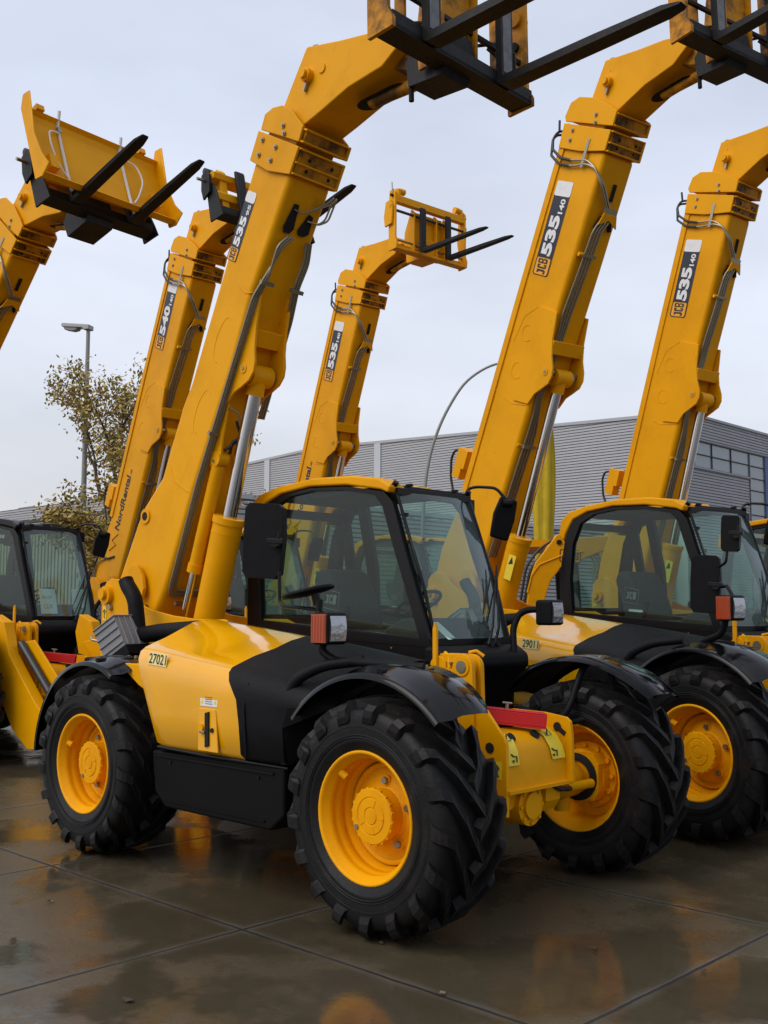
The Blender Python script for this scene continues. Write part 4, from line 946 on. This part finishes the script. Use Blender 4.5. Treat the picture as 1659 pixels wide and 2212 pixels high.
    if stab:
        for s in (-1, 1):
            mb = MB(); mb.prism([(2.45, 1.30), (2.52, 1.50), (2.74, 1.42), (2.85, 1.10), (3.10, .85), (3.34, .62), (3.62, .44), (3.70, .30), (3.62, .20), (3.23, .16), (2.95, .34), (2.60, .80)], s * .54 - .06, s * .54 + .06, 'yel')
            mb.prism([(2.72, 1.20), (3.0, 1.24), (3.42, .88), (3.62, .60), (3.66, .46), (3.45, .50), (3.2, .78), (2.9, 1.02)], s * .40 - .012, s * .40 + .012, 'yel')
            mb.cyl((3.58, s * .42, .52), (3.58, s * .62, .52), .06, 'yel', 18); mb.cyl((3.6, s * .42, .27), (3.6, s * .62, .27), .06, 'yel', 18); mb.cyl((3.6, s * .62, .27), (3.6, s * .65, .27), .03, 'bolt', 10)
            mb.cyl((2.85, s * .46, 1.20), (3.56, s * .46, .56), .045, 'hose', 14)
            mb.build('stabiliser', root, bevel=.01)
    return root

# 1 main machine
T1 = telehandler(0, 0, 0, 's', 62, 'large telehandler nearest the camera, front wheel fully visible, its engine cover marked 27021', '27021', small='95', fork_l=1.37, tilt=-1, cdz=.08)
# 2 right of it
telehandler(.487, 3.541, -.19, 'l', 65.4, 'second telehandler from the right, boom rising behind the nearest cab, beside the yellow flag', '29011', podlogo=True, tilt=-2, cdz=.06)
# 3 far right
telehandler(.77, 6.37, -.15, 'l', 72.6, 'telehandler at the right edge of the picture, only its boom and cab corner showing', tilt=-2)
# 4 middle background
telehandler(-4.95, 5.95, -.10, 'l', 70.6, 'smallest distant telehandler behind the nearest cab, yellow fork carriage against the sky', rental=1.28, style='light', ys=(-.22, .26), fork_l=1.3)
# 5 left background
telehandler(-5.58, 3.18, -.05, 'l', 67.2, 'telehandler marked 540, second boom from the left with black rental lettering low on its side', big='540', rental=.98, style='dark', hoseloop=True, tilt=-13)
# 6 left edge
T6 = telehandler(-6.6, .45, .10, 'l', 50.7, 'telehandler cut by the left edge, paper sheets in its windscreen, loader bucket on its forks', style='dark', stab=True, pv=(-1.52, 2.45), nearlamp=False, tilt=-20, cdz=.22, wx_near=2.42)

# ------------------------------------------------------------------ bucket carried on the forks of the left machine
def bucket(x, y, z, rz, tilt):
    b = empty('loader_bucket', (x, y, z), (0, R(tilt), rz)); tag(b, 'yellow loader bucket strapped on the raised forks at upper left', 'bucket')
    mb = MB(); Wd = .86
    prof = [(.13, .02), (.07, .0), (.02, .04), (.0, .12), (.0, .76), (.02, .84), (.07, .87)]
    P = []
    for a, c in prof: P.append([(a, -Wd, c), (a, Wd, c)])
    mb.grid(P, 'yel', smooth=False)
    mb.build('shell', b, solid=.014)
    for s in (-1, 1):
        mb = MB(); mb.prism([(.0, .0), (.10, -.03), (.24, .04), (.16, .20), (.11, .50), (.17, .98), (.07, 1.0), (.0, .88)], s * Wd - .010, s * Wd + .010, 'yel')
        mb.tube([(.10, s * Wd, -.03), (.24, s * Wd, .04), (.16, s * Wd, .20), (.11, s * Wd, .50), (.17, s * Wd, .98), (.08, s * Wd, 1.0)], .011, 'yel', 6)
        mb.build('end_plate', b)
    for yy in (-.70, .62):
        mb = MB(); mb.box((.06, yy, .90), (.09, .09, .06), 'yel'); mb.box((.03, yy, .87), (.02, .11, .06), 'yel'); mb.build('top_bracket', b)
        mb = MB(); mb.box((.05, yy + .04, .24), (.10, .10, .16), 'yel'); mb.build('hook_bracket', b)
    for yy, sg in ((-.46, -1), (.34, 1)):
        mb = MB(); mb.tube([(.03, yy, .0), (.02, yy, .2), (.018, yy, .8), (.10, yy, .96)], .022, 'strap', 4)
        mb.tube([(.03, yy, .72), (.06, yy + sg * .16, .68), (.09, yy + sg * .20, .45), (.05, yy + sg * .10, .22), (.05, yy + sg * .02, .12)], .010, 'strap', 5, fillet=.10)
        mb.box((.03, yy, .76), (.03, .04, .06), 'bolt'); mb.build('tie_strap', b)
    return b

# ------------------------------------------------------------------ yard
def ground():
    ax = [-600, -200, -90, -50, -30, -20]; a = -14.0
    while a < 14.01: ax.append(a); a += .4
    ax += [20, 30, 50, 90, 200, 600]
    mb = MB(); mb.grid([[(x, y, ground_h(x, y)) for y in ax] for x in ax], 'chs')
    mb.mats = []; mb.m = [0] * len(mb.f)
    m = bpy.data.materials.new('wet_concrete'); m.use_nodes = True; t = m.node_tree; b = t.nodes['Principled BSDF']
    L = t.links.new; X = t.nodes.new
    tc = X('ShaderNodeTexCoord'); sp = X('ShaderNodeSeparateXYZ'); L(tc.outputs['Object'], sp.inputs[0])
    def noise(sc, det=6, rough=.6, src=None, w=None):
        n = X('ShaderNodeTexNoise'); n.inputs['Scale'].default_value = sc; n.inputs['Detail'].default_value = det; n.inputs['Roughness'].default_value = rough
        L(src or tc.outputs['Object'], n.inputs['Vector']); return n.outputs[0]
    def ma(op, a, b_=None, c=None):
        n = X('ShaderNodeMath'); n.operation = op
        for i, v in enumerate((a, b_, c)):
            if v is None: continue
            if isinstance(v, (int, float)): n.inputs[i].default_value = v
            else: L(v, n.inputs[i])
        return n.outputs[0]
    def mr(v, a, b_, c, d_):
        n = X('ShaderNodeMapRange'); L(v, n.inputs[0])
        for i, q in enumerate((a, b_, c, d_)): n.inputs[i + 1].default_value = q
        return n.outputs[0]
    def mix(f, c1, c2):
        n = X('ShaderNodeMix'); n.data_type = 'RGBA'
        L(f, n.inputs[0]) if not isinstance(f, float) else None
        for i, c in ((6, c1), (7, c2)):
            if isinstance(c, tuple): n.inputs[i].default_value = (*c, 1)
            else: L(c, n.inputs[i])
        return n.outputs[2]
    wob = ma('MULTIPLY_ADD', noise(6, 4), .02, -.01)
    ds = []
    for ax_, off in ((1, 1.46), (0, -.16)):
        v = ma('ADD', ma('ADD', sp.outputs[ax_], off), wob)
        f = ma('PINGPONG', v, 1.0); ds.append(f)                       # 0 at each joint, 2 m slabs
    dmin = ma('MINIMUM', ds[0], ds[1])
    joint = mr(dmin, .007, .013, 1, 0); edge = mr(dmin, .013, .06, 1, 0)
    big = noise(.55, 5, .55); mid = noise(2.6, 8, .65); fine = noise(38, 6, .7); grit = noise(180, 3, .7)
    col = mix(mr(mid, .35, .65, 0, 1), (.078, .062, .035), (.118, .097, .060))
    col = mix(mr(big, .38, .62, 0, 1), col, (.078, .064, .040))
    col = mix(mr(fine, .45, .75, 0, .55), col, (.042, .034, .022))
    wet = mr(ma('ADD', noise(.75, 5, .55), ma('MULTIPLY', mid, .30)), .60, .68, 0, 1)
    # fine gritty streaks along the slabs
    mp_ = X('ShaderNodeMapping'); mp_.inputs['Scale'].default_value = (1.0, 5.0, 1.0); L(tc.outputs['Object'], mp_.inputs[0]); stk = noise(1.6, 9, .75, mp_.outputs[0])
    col = mix(mr(stk, .52, .72, 0, .5), col, (.034, .027, .016))
    # rusty drips and pale scuffs
    st = noise(1.3, 7, .7); col = mix(mr(st, .62, .74, 0, .55), col, (.085, .050, .018))
    sc = noise(3.7, 8, .75); col = mix(mr(sc, .66, .76, 0, .6), col, (.13, .12, .10))
    col = mix(mr(grit, .62, .72, 0, .4), col, (.12, .11, .085))
    col = mix(mr(wet, 0, 1, 0, .45), col, (.035, .028, .018))
    col = mix(ma('MULTIPLY', edge, mr(mid, .4, .6, .1, .6)), col, (.12, .11, .09))
    col = mix(joint, col, (.006, .005, .005))
    L(col, b.inputs['Base Color'])
    r = ma('SUBTRACT', .30, ma('MULTIPLY', wet, .24)); r = ma('ADD', r, ma('MULTIPLY', joint, .5))
    r = ma('ADD', r, mr(fine, .3, .7, -.04, .09)); L(r, b.inputs['Roughness'])
    b.inputs['Specular IOR Level'].default_value = .6
    h = ma('ADD', ma('MULTIPLY', fine, .35), ma('MULTIPLY', grit, .25)); h = ma('MULTIPLY', h, mr(wet, 0, 1, 1, .05))
    h = ma('SUBTRACT', h, ma('MULTIPLY', joint, 1.6)); h = ma('ADD', h, ma('MULTIPLY', mid, .5))
    bu = X('ShaderNodeBump'); bu.inputs['Strength'].default_value = .30; bu.inputs['Distance'].default_value = .012; L(h, bu.inputs['Height']); L(bu.outputs[0], b.inputs['Normal'])
    mb.mats = [m]
    o = mb.build('ground', None, (A0.x, A0.y, 0), (0, 0, YAW)); o['kind'] = 'structure'
ground()

M['clad'] = mat('grey_cladding', (.40, .405, .43), .55, noise=(.5, .35, .75, (.36, .365, .38)), chips=[(.9, .55, .8, (.31, .315, .32), (1, 1, 6))])
M['trim'] = mat('cladding_trim', (.36, .37, .40), .5)
M['ltrim'] = mat('light_trim', (.45, .47, .51), .5)
M['win'] = mat('dark_window', (.24, .28, .31), .2, coat=.4)
M['mul'] = mat('window_bar', (.09, .085, .10), .5)
M['blue'] = mat('blue_panel', (.03, .09, .30), .45)
M['beige'] = mat('beige_cladding', (.30, .26, .19), .6)
M['fasc'] = mat('brown_fascia', (.05, .042, .040), .6)
M['slot'] = mat('cladding_groove', (.12, .12, .13), .8)
def cladding(mb, a0, a1, z0, z1, ax, pitch=.122, m='clad', clip=None, d=.035):
    """horizontal corrugated sheet; ax 'x': runs along x at y=0 facing -y, ax 'y': runs along y at x=0 facing +x"""
    bm = MB(); k = int((z1 - z0) / pitch) + 1; s = 1
    for i in range(k):
        z = z0 + i * pitch
        for (p, q, e, f, mm) in ((z, z + pitch * .74, 0, 0, m), (z + pitch * .74, z + pitch * .78, 0, d, 'slot'), (z + pitch * .78, z + pitch * .96, d, d, 'slot'), (z + pitch * .96, z + pitch, d, 0, m)):
            def tp(a): return z1 if clip is None else clip(a)
            n = 12 if clip else 1
            for j in range(n):
                b0 = a0 + (a1 - a0) * j / n; b1 = a0 + (a1 - a0) * (j + 1) / n
                t0, t1 = tp(b0), tp(b1)
                if p >= max(t0, t1): continue
                P = [(b0, min(p, t0), e), (b1, min(p, t1), e), (b1, min(q, t1), f), (b0, min(q, t0), f)]
                vs = [(a, dd, zz) if ax == 'x' else (-dd, a, zz) for a, zz, dd in P]
                mb.add(vs, [(0, 1, 2, 3)], mm)

def warehouse():
    K = empty('warehouse', (11.8, 41.3, 0), (0, 0, YAW)); tag(K, 'tall grey corrugated warehouse with window band and blue panels on its right side', 'building')
    top = lambda x: 9.53 + .0405 * (-x) if x > -21.5 else 10.40 - .05 * (-x - 21.5)
    mb = MB(); mb.prism([(-34, 0), (-.05, 0), (-.05, 9.45), (-21.5, 10.3), (-34, 9.65)], .06, 39.9, 'clad'); mb.build('core', K)
    mb = MB(); cladding(mb, -34, -.42, 0, 10.6, 'x', clip=lambda x: top(x) - .10); mb.build('corrugated_wall', K)
    mb = MB(); cladding(mb, .10, 39, 8.50, 9.45, 'y'); cladding(mb, .10, 5.63, 0, 7.38, 'y'); cladding(mb, 9.4, 39, 0, 8.5, 'y'); mb.build('corrugated_wall', K)
    mb = MB(); pts = [(-34, top(-34)), (-21.5, top(-21.5)), (0.02, top(0))]
    for (a, za), (b, zb) in zip(pts, pts[1:]): mb.prism([(a, za - .13), (b, zb - .13), (b, zb), (a, za)], -.06, .2, 'trim')
    mb.box((0, 20, 9.50), (.14, 40, .10), 'trim'); mb.box((.02, 2.9, 7.39), (.10, 5.5, .05), 'trim'); mb.box((.03, 4.8, 8.50), (.06, 9.4, .05), 'mul')
    mb.build('roof_trim', K)
    for x in (-.20, -8.4, -16.85, -25.5): 
        mb = MB(); zt = top(x) - .13; mb.box((x, -.03, zt / 2), (.44 if x < -1 else .50, .06, zt), 'ltrim'); mb.build('cladding_strip', K)
    def window(y0, y1, z0, z1):
        mb = MB(); t = .035
        for yy in (y0, y1): mb.box((.0, yy, (z0 + z1) / 2), (.07, t, z1 - z0), 'mul')
        for zz in (z0, z1): mb.box((.0, (y0 + y1) / 2, zz), (.06, y1 - y0, t), 'mul')
        w_ = mb.build('window', K); mb = MB(); mb.box((-.02, (y0 + y1) / 2, (z0 + z1) / 2), (.02, y1 - y0 - .03, z1 - z0 - .03), 'win'); mb.build('pane', w_)
    ys = [.76, 2.23, 3.92, 5.63]
    for a, b in zip(ys, ys[1:]):
        window(a, b, 7.43, 7.95); window(a, b, 7.95, 8.47)
    z = 8.47
    while z > .4: window(5.66, 7.12, z - .53, z); window(7.5, 9.3, z - .53, z); z -= .53
    for a, b, z0, z1 in ((.44, .73, 7.43, 8.47), (7.15, 7.47, 0, 8.47)):
        mb = MB(); mb.box((.02, (a + b) / 2, (z0 + z1) / 2), (.05, b - a, z1 - z0), 'blue'); mb.build('blue_panel', K)
warehouse()
def annex():
    K = empty('annex', (-3.7, 26.4, 0), (0, 0, YAW)); tag(K, 'low grey corrugated building with flat roof edge in front of the warehouse', 'building')
    mb = MB(); mb.box((-1.55, 10.1, 2.2), (3, 22, 4.4), 'clad'); mb.build('core', K)
    mb = MB(); cladding(mb, -.9, 21, 0, 4.40, 'y', pitch=.128); mb.build('corrugated_wall', K)
    mb = MB(); mb.box((-.03, 10.1, 4.53), (.16, 22.2, .12), 'ltrim'); mb.box((.0, 10.1, 4.445), (.04, 22.1, .05), 'slot'); mb.build('roof_edge', K)
annex()
def store():
    K = empty('storage_hall', (-18, 50, 0), (0, 0, YAW)); tag(K, 'distant beige corrugated hall with grey roof band behind the tree', 'building')
    mb = MB(); mb.prism([(-40, 0), (16, 0), (16, 5.6), (-40, 5.4)], .3, 18, 'beige'); mb.build('core', K)
    mb = MB()
    for i in range(150): mb.box((15.9 - i * .30, .20, 2.8), (.19, .10, 5.6), 'beige')
    mb.build('ribbed_wall', K)
    mb = MB(); cladding(mb, -12, 16, 5.78, 6.35, 'x', pitch=.11); mb.prism([(-40, 5.62), (16, 5.62), (16, 5.79), (-40, 5.79)], -.05, .2, 'fasc'); mb.box((4.1, -.02, 6.0), (.35, .04, .42), 'ltrim')
    mb.prism([(-12, 5.80), (16, 5.80), (16, 6.4), (3, 6.05), (-12, 5.85)], .03, .25, 'clad'); mb.build('roof_band', K)
    G_ = MB()
    for a in (.68, 1.06, 1.5, 1.93): 
        for b in (.4, 1.3): G_.cyl((a, b, 5.8), (a, b, 6.45), .025, 'galv', 6)
    for z in (6.45, 6.12):
        for b in (.4, 1.3): G_.cyl((.66, b, z), (1.95, b, z), .025, 'galv', 6)
        for a in (.68, 1.93): G_.cyl((a, .4, z), (a, 1.3, z), .025, 'galv', 6)
    o = G_.build('roof_ladder_cage', K)
store()

def street_lamp():
    K = empty('street_lamp', (-8.55, 30, ground_h(-10, 0) * 0 + .11)); tag(K, 'slim grey street lamp standing in front of the autumn tree', 'street lamp')
    mb = MB(); mb.tube([(0, 0, -.2), (0, 0, 5), (0, 0, 9.65)], [.10, .055], 'conc', 14); mb.build('pole', K)
    mb = MB(); mb.prism([(-.10, 9.60), (.09, 9.60), (.09, 9.74), (-.35, 9.80), (-.80, 9.86), (-.84, 9.80), (-.80, 9.74), (-.12, 9.66)], -.14, .14, 'galv'); h = mb.build('lamp_head', K, rot=(0, 0, R(-18)), bevel=.02)
    mb = MB(); mb.prism([(-.78, 9.75), (-.30, 9.69), (-.34, 9.62), (-.48, 9.60), (-.74, 9.66)], -.11, .11, 'grey'); mb.build('lamp_glass', h, bevel=.02)
street_lamp()

def flagpole():
    K = empty('flagpole', (.72, 20, 0)); tag(K, 'curved grey flagpole arching over with a furled yellow flag hanging down', 'flagpole')
    a = [(0, 0, 0), (.0, 0, 2.5), (.03, 0, 3.7), (.12, 0, 4.47), (.30, 0, 5.09), (.56, 0, 5.63), (.87, 0, 6.06), (1.32, 0, 6.35), (1.7, 0, 6.38), (2.03, 0, 6.10), (2.2, 0, 5.6)]
    mb = MB(); q_ = []
    for i in range(len(a) - 1):
        p0, p1, p2, p3 = (Vector(a[max(0, min(len(a) - 1, i + j))]) for j in (-1, 0, 1, 2))
        for k in range(5):
            t = k / 5; q_.append(.5 * (2 * p1 + (p2 - p0) * t + (2 * p0 - 5 * p1 + 4 * p2 - p3) * t * t + (3 * p1 - p0 - 3 * p2 + p3) * t ** 3))
    mb.tube(q_ + [Vector(a[-1])], [.036, .018], 'conc', 10); mb.build('pole', K)
    rows = []; n = 26
    for i in range(30):
        t = i / 29; z = 5.9 - 3.75 * t; wd = .15 + .03 * sin(4 * t); row = []
        if t > .93: wd *= 1 - (t - .93) * 4
        for j in range(n):
            a_ = 2 * PI * j / n; rr = wd * (1 + .28 * sin(5 * a_ + 2 * t) + .12 * sin(9 * a_ + 5 * t)); row.append((2.27 + rr * cos(a_) + .03 * sin(3 * t), rr * .7 * sin(a_), z + .05 * cos(2 * a_) * t))
        rows.append(row)
    mb = MB(); mb.grid(rows, 'flag', closed=True); mb.build('flag', K)
flagpole()

def backhoe():
    K = empty('backhoe_loader', (1.4, 14.2, .06)); tag(K, 'backhoe loader with curved yellow digging arm seen beside and through the second cab', 'backhoe loader')
    mb = MB()
    mb.prism([(.45, .9), (.50, 1.75), (.56, 2.10), (.62, 2.26), (.72, 2.38), (.90, 2.62), (.98, 2.65), (1.08, 2.63), (1.14, 2.58), (1.75, 2.62), (1.78, 2.50), (1.40, 2.36), (1.12, 2.24), (.94, 2.16), (.82, 2.02), (.74, 1.80), (.70, 1.0)], -.09, .09, 'yel'); arm = mb.build('digging_arm', K, bevel=.015)
    mb = MB()
    for a, c in ((1.03, 2.56), (.96, 2.16), (.93, 2.52)): mb.cyl((a, -.11, c), (a, -.09, c), .035, 'hole', 16)
    mb.tube([(.50, -.095, 1.85), (.56, -.095, 2.08), (.66, -.095, 2.22), (1.0, -.095, 2.36), (1.25, -.095, 2.40)], .012, 'yel', 6)
    mb.build('pivot_pin', arm)
    mb = MB(); logo(mb, (.93, -.092, 2.26), (.28, 0, -.02), (.01, 0, .17), (0, -1, 0), 'yel'); mb.build('maker_logo', arm)
    mb = MB()
    for o in (0, .05): mb.tube([(.38 + o, 0, 1.5), (.50 + o, 0, 2.2 - o), (.66 + o, 0, 2.42 - o), (.92, 0, 2.60 - o)], .018, 'hose', 8, fillet=.1)
    mb.build('hydraulic_hose', K)
    mb = MB(); mb.prism([(1.6, 2.66), (1.9, 2.62), (1.60, 1.2), (1.36, 1.0), (1.30, 1.25)], .02, .24, 'yel'); mb.cyl((1.75, -.02, 2.5), (1.75, .28, 2.5), .07, 'yel', 16); mb.build('dipper', K, bevel=.012)
    mb = MB()
    for o in (0, .05, .10): mb.tube([(1.30 + o, -.02, 2.45), (1.42 + o, -.02, 2.25), (1.38 + o, -.02, 2.1), (1.45 + o, -.02, 1.6), (1.40 + o, -.02, 1.2)], .014, 'bolt', 6, fillet=.05)
    mb.build('feed_pipe', K)
    mb = MB(); mb.box((.65, .2, .95), (1.2, .5, .5), 'yel'); mb.prism([(-.2, .55), (1.5, .55), (1.5, 1.1), (-.2, 1.0)], .4, 1.8, 'yel'); mb.box((.9, .1, .40), (1.9, .2, .8), 'yel'); mb.build('rear_frame', K, bevel=.02)
    mb = MB()
    for a, b in ((-.15, .7), (1.35, .7), (-.15, 2.2), (1.35, 2.2)): mb.tube([(a, b, 1.0), (a + (.08 if a < 0 else -.08), b, 2.5)], .05, 'frm', 8)
    mb.box((.6, 1.45, 2.55), (1.6, 1.7, .10), 'yel'); mb.build('cab_frame', K)
    mb = MB()
    for s in (-.45, 1.65): mb.lathe([(.30, -.22), (.58, -.22), (.65, -.12), (.65, .12), (.58, .22), (.30, .22)], 'tyre', 32, (s, 1.7, .60))
    mb.v = [(0.6 + (y - 1.7) + (x - .6 if False else 0) * 0 if False else x, y, z) for x, y, z in mb.v]
    mb.build('tyre', K)
backhoe()

# ------------------------------------------------------------------ trees
def leafmat():
    m = bpy.data.materials.new('autumn_leaf'); m.use_nodes = True; t = m.node_tree; b = t.nodes['Principled BSDF']
    g = t.nodes.new('ShaderNodeNewGeometry'); r = t.nodes.new('ShaderNodeValToRGB'); t.links.new(g.outputs['Random Per Island'], r.inputs[0])
    c = r.color_ramp; c.elements[0].color = (.30, .24, .035, 1); c.elements[1].color = (.48, .27, .05, 1)
    for p, k in ((.3, (.30, .25, .04)), (.6, (.24, .13, .045)), (.8, (.42, .30, .05))): e = c.elements.new(p); e.color = (*k, 1)
    t.links.new(r.outputs[0], b.inputs['Base Color']); b.inputs['Roughness'].default_value = .6
    return m
M['leaf'] = leafmat()
def tree(base, H, label, crown, seed, nleaf=5200, lean=(0, 0)):
    rnd = random.Random(seed); K = empty('tree', base); tag(K, label, 'tree')
    tr = MB(); tips = []
    def limb(p, d, L, r, dep):
        pts = [Vector(p)]; dd = d.normalized(); n = 5
        for i in range(n):
            dd = (dd + Vector((rnd.uniform(-.16, .16), rnd.uniform(-.16, .16), rnd.uniform(-.06, .10) + (-.05 if dep > 2 else 0)))).normalized(); pts.append(pts[-1] + dd * L / n)
            if dep >= 2: tips.append((pts[-1].copy(), dep))
        tr.tube(pts, [r, r * .5], 'bark', 6 if dep < 2 else 4, cap=False)
        if dep < 4:
            for k in range(4 if dep == 0 else rnd.choice((3, 4))):
                q = pts[rnd.randint(2 if dep else 3, n)]; a = rnd.uniform(0, 2 * PI); s = rnd.uniform(.5, 1.05)
                nd = (dd * (1 - s * .4) + Vector((cos(a), sin(a), rnd.uniform(-.25, .5))) * s).normalized()
                limb(q, nd, L * rnd.uniform(.50, .74), r * .5, dep + 1)
            limb(pts[-1], dd, L * .6, r * .5, dep + 1)
    limb((0, 0, 0), Vector((lean[0], lean[1], 1)), H * .42, .16, 0)
    tr.build('trunk', K)
    lf = MB(); k = 0
    while k < nleaf:
        p, dep = rnd.choice(tips)
        for _ in range(rnd.randint(2, 6)):
            q = p + Vector((rnd.gauss(0, .13), rnd.gauss(0, .13), rnd.gauss(-.05, .15)))
            s = rnd.uniform(.035, .08); u = Vector((rnd.uniform(-1, 1), rnd.uniform(-1, 1), rnd.uniform(-1, 1))).normalized(); v = u.orthogonal().normalized()
            lf.add([q - u * s, q + v * s * .55, q + u * s, q - v * s * .55], [(0, 1, 2, 3)], 'leaf'); k += 1
    lf.build(crown, K)
#ENDSET
tree((-6.5, 28, 0), 9.0, 'thin autumn tree with sparse yellow brown leaves behind the street lamp', 'crown', 23, 17000, (-.12, 0))
tree((-7.5, 31, 0), 5.4, 'low bushy yellowish tree below the taller autumn tree', 'crown', 5, 12000)

# bucket, papers: placed in the left machine's frame
def in6(x, y, z):
    v = T6.matrix_basis @ Vector((x, y, z)); return v
p = in6(3.53, -.05, 5.85); bucket(p.x, p.y, p.z, YAW + .10, -20)
def paper(name, c, w_, h, T, rz, tilt, label, txt=None, tick=False):
    v = T.matrix_basis @ Vector(c); mb = MB()
    mb.box((0, 0, 0), (.002, w_, h), 'paper')
    if txt: put_text(mb, txt, (.003, -w_ * .30, -h * .30), (0, w_ * .55, 0), (0, 0, h * .18), 'grey', 0); put_text(mb, '8D2279', (.003, -w_ * .35, h * .10), (0, w_ * .6, 0), (0, 0, h * .10), 'grey', 0)
    if tick: mb.tube([(.003, -.02, -h * .20), (.003, 0, -h * .30), (.003, .05, -h * .12)], .004, 'blue', 4)
    o = mb.build(name, None, tuple(v), (0, tilt, YAW + rz)); tag(o, label, 'paper sheet', 'paper sheets behind windscreens')
paper('paper_sheet', (1.86, .52, 1.65), .22, .30, T6, .10, R(-14), 'white handwritten sheet behind the left windscreen, nearer the left edge', 'CUX')
paper('paper_sheet', (1.86, .98, 1.64), .24, .32, T6, .10, R(-14), 'white sheet with a tick behind the left windscreen wipers', None, True)
paper('paper_sheet', (1.90, .45, 1.53), .14, .18, T1, .3, R(-50), 'crumpled pale sheet lying on the dashboard of the nearest cab')
M['litter'] = mat('pale_litter', (.20, .12, .09), .8)
LITTER = [(-1.90, 6.24, .022, 'small pale leaf near the slab crossing at lower left'), (-1.87, 5.53, .03, 'dark leaf close to the left edge of the concrete'), (-1.09, 4.70, .03, 'dark leaf on the concrete at bottom left'),
          (.26, 4.79, .022, 'pinkish scrap lying on the slab joint at bottom centre'), (1.04, 5.41, .028, 'dark leaf on the slab right of the nearest front wheel'), (1.48, 5.09, .02, 'reddish scrap near the joint at lower right'),
          (2.33, 7.01, .03, 'brown leaf near the right edge behind the joint'), (-.01, 5.49, .015, 'tiny pale scrap in front of the nearest front wheel')]
k = 0
for (x, y, s_, lb) in LITTER:
    mb = MB(); P = [(s_ * cos(R(a)) * random.uniform(.6, 1.2), s_ * .6 * sin(R(a)) * random.uniform(.6, 1.2), .004 + random.uniform(0, .012)) for a in range(0, 360, 45)]
    mb.add(P + [(0, 0, .014)], [(i, (i + 1) % 8, 8) for i in range(8)], 'bark' if k % 3 else 'litter')
    o = mb.build('fallen_leaf', None, (x, y, ground_h(0, 0) + .002), (0, 0, k * 1.3)); tag(o, lb, 'leaf', 'dead leaves scattered on the wet concrete'); k += 1
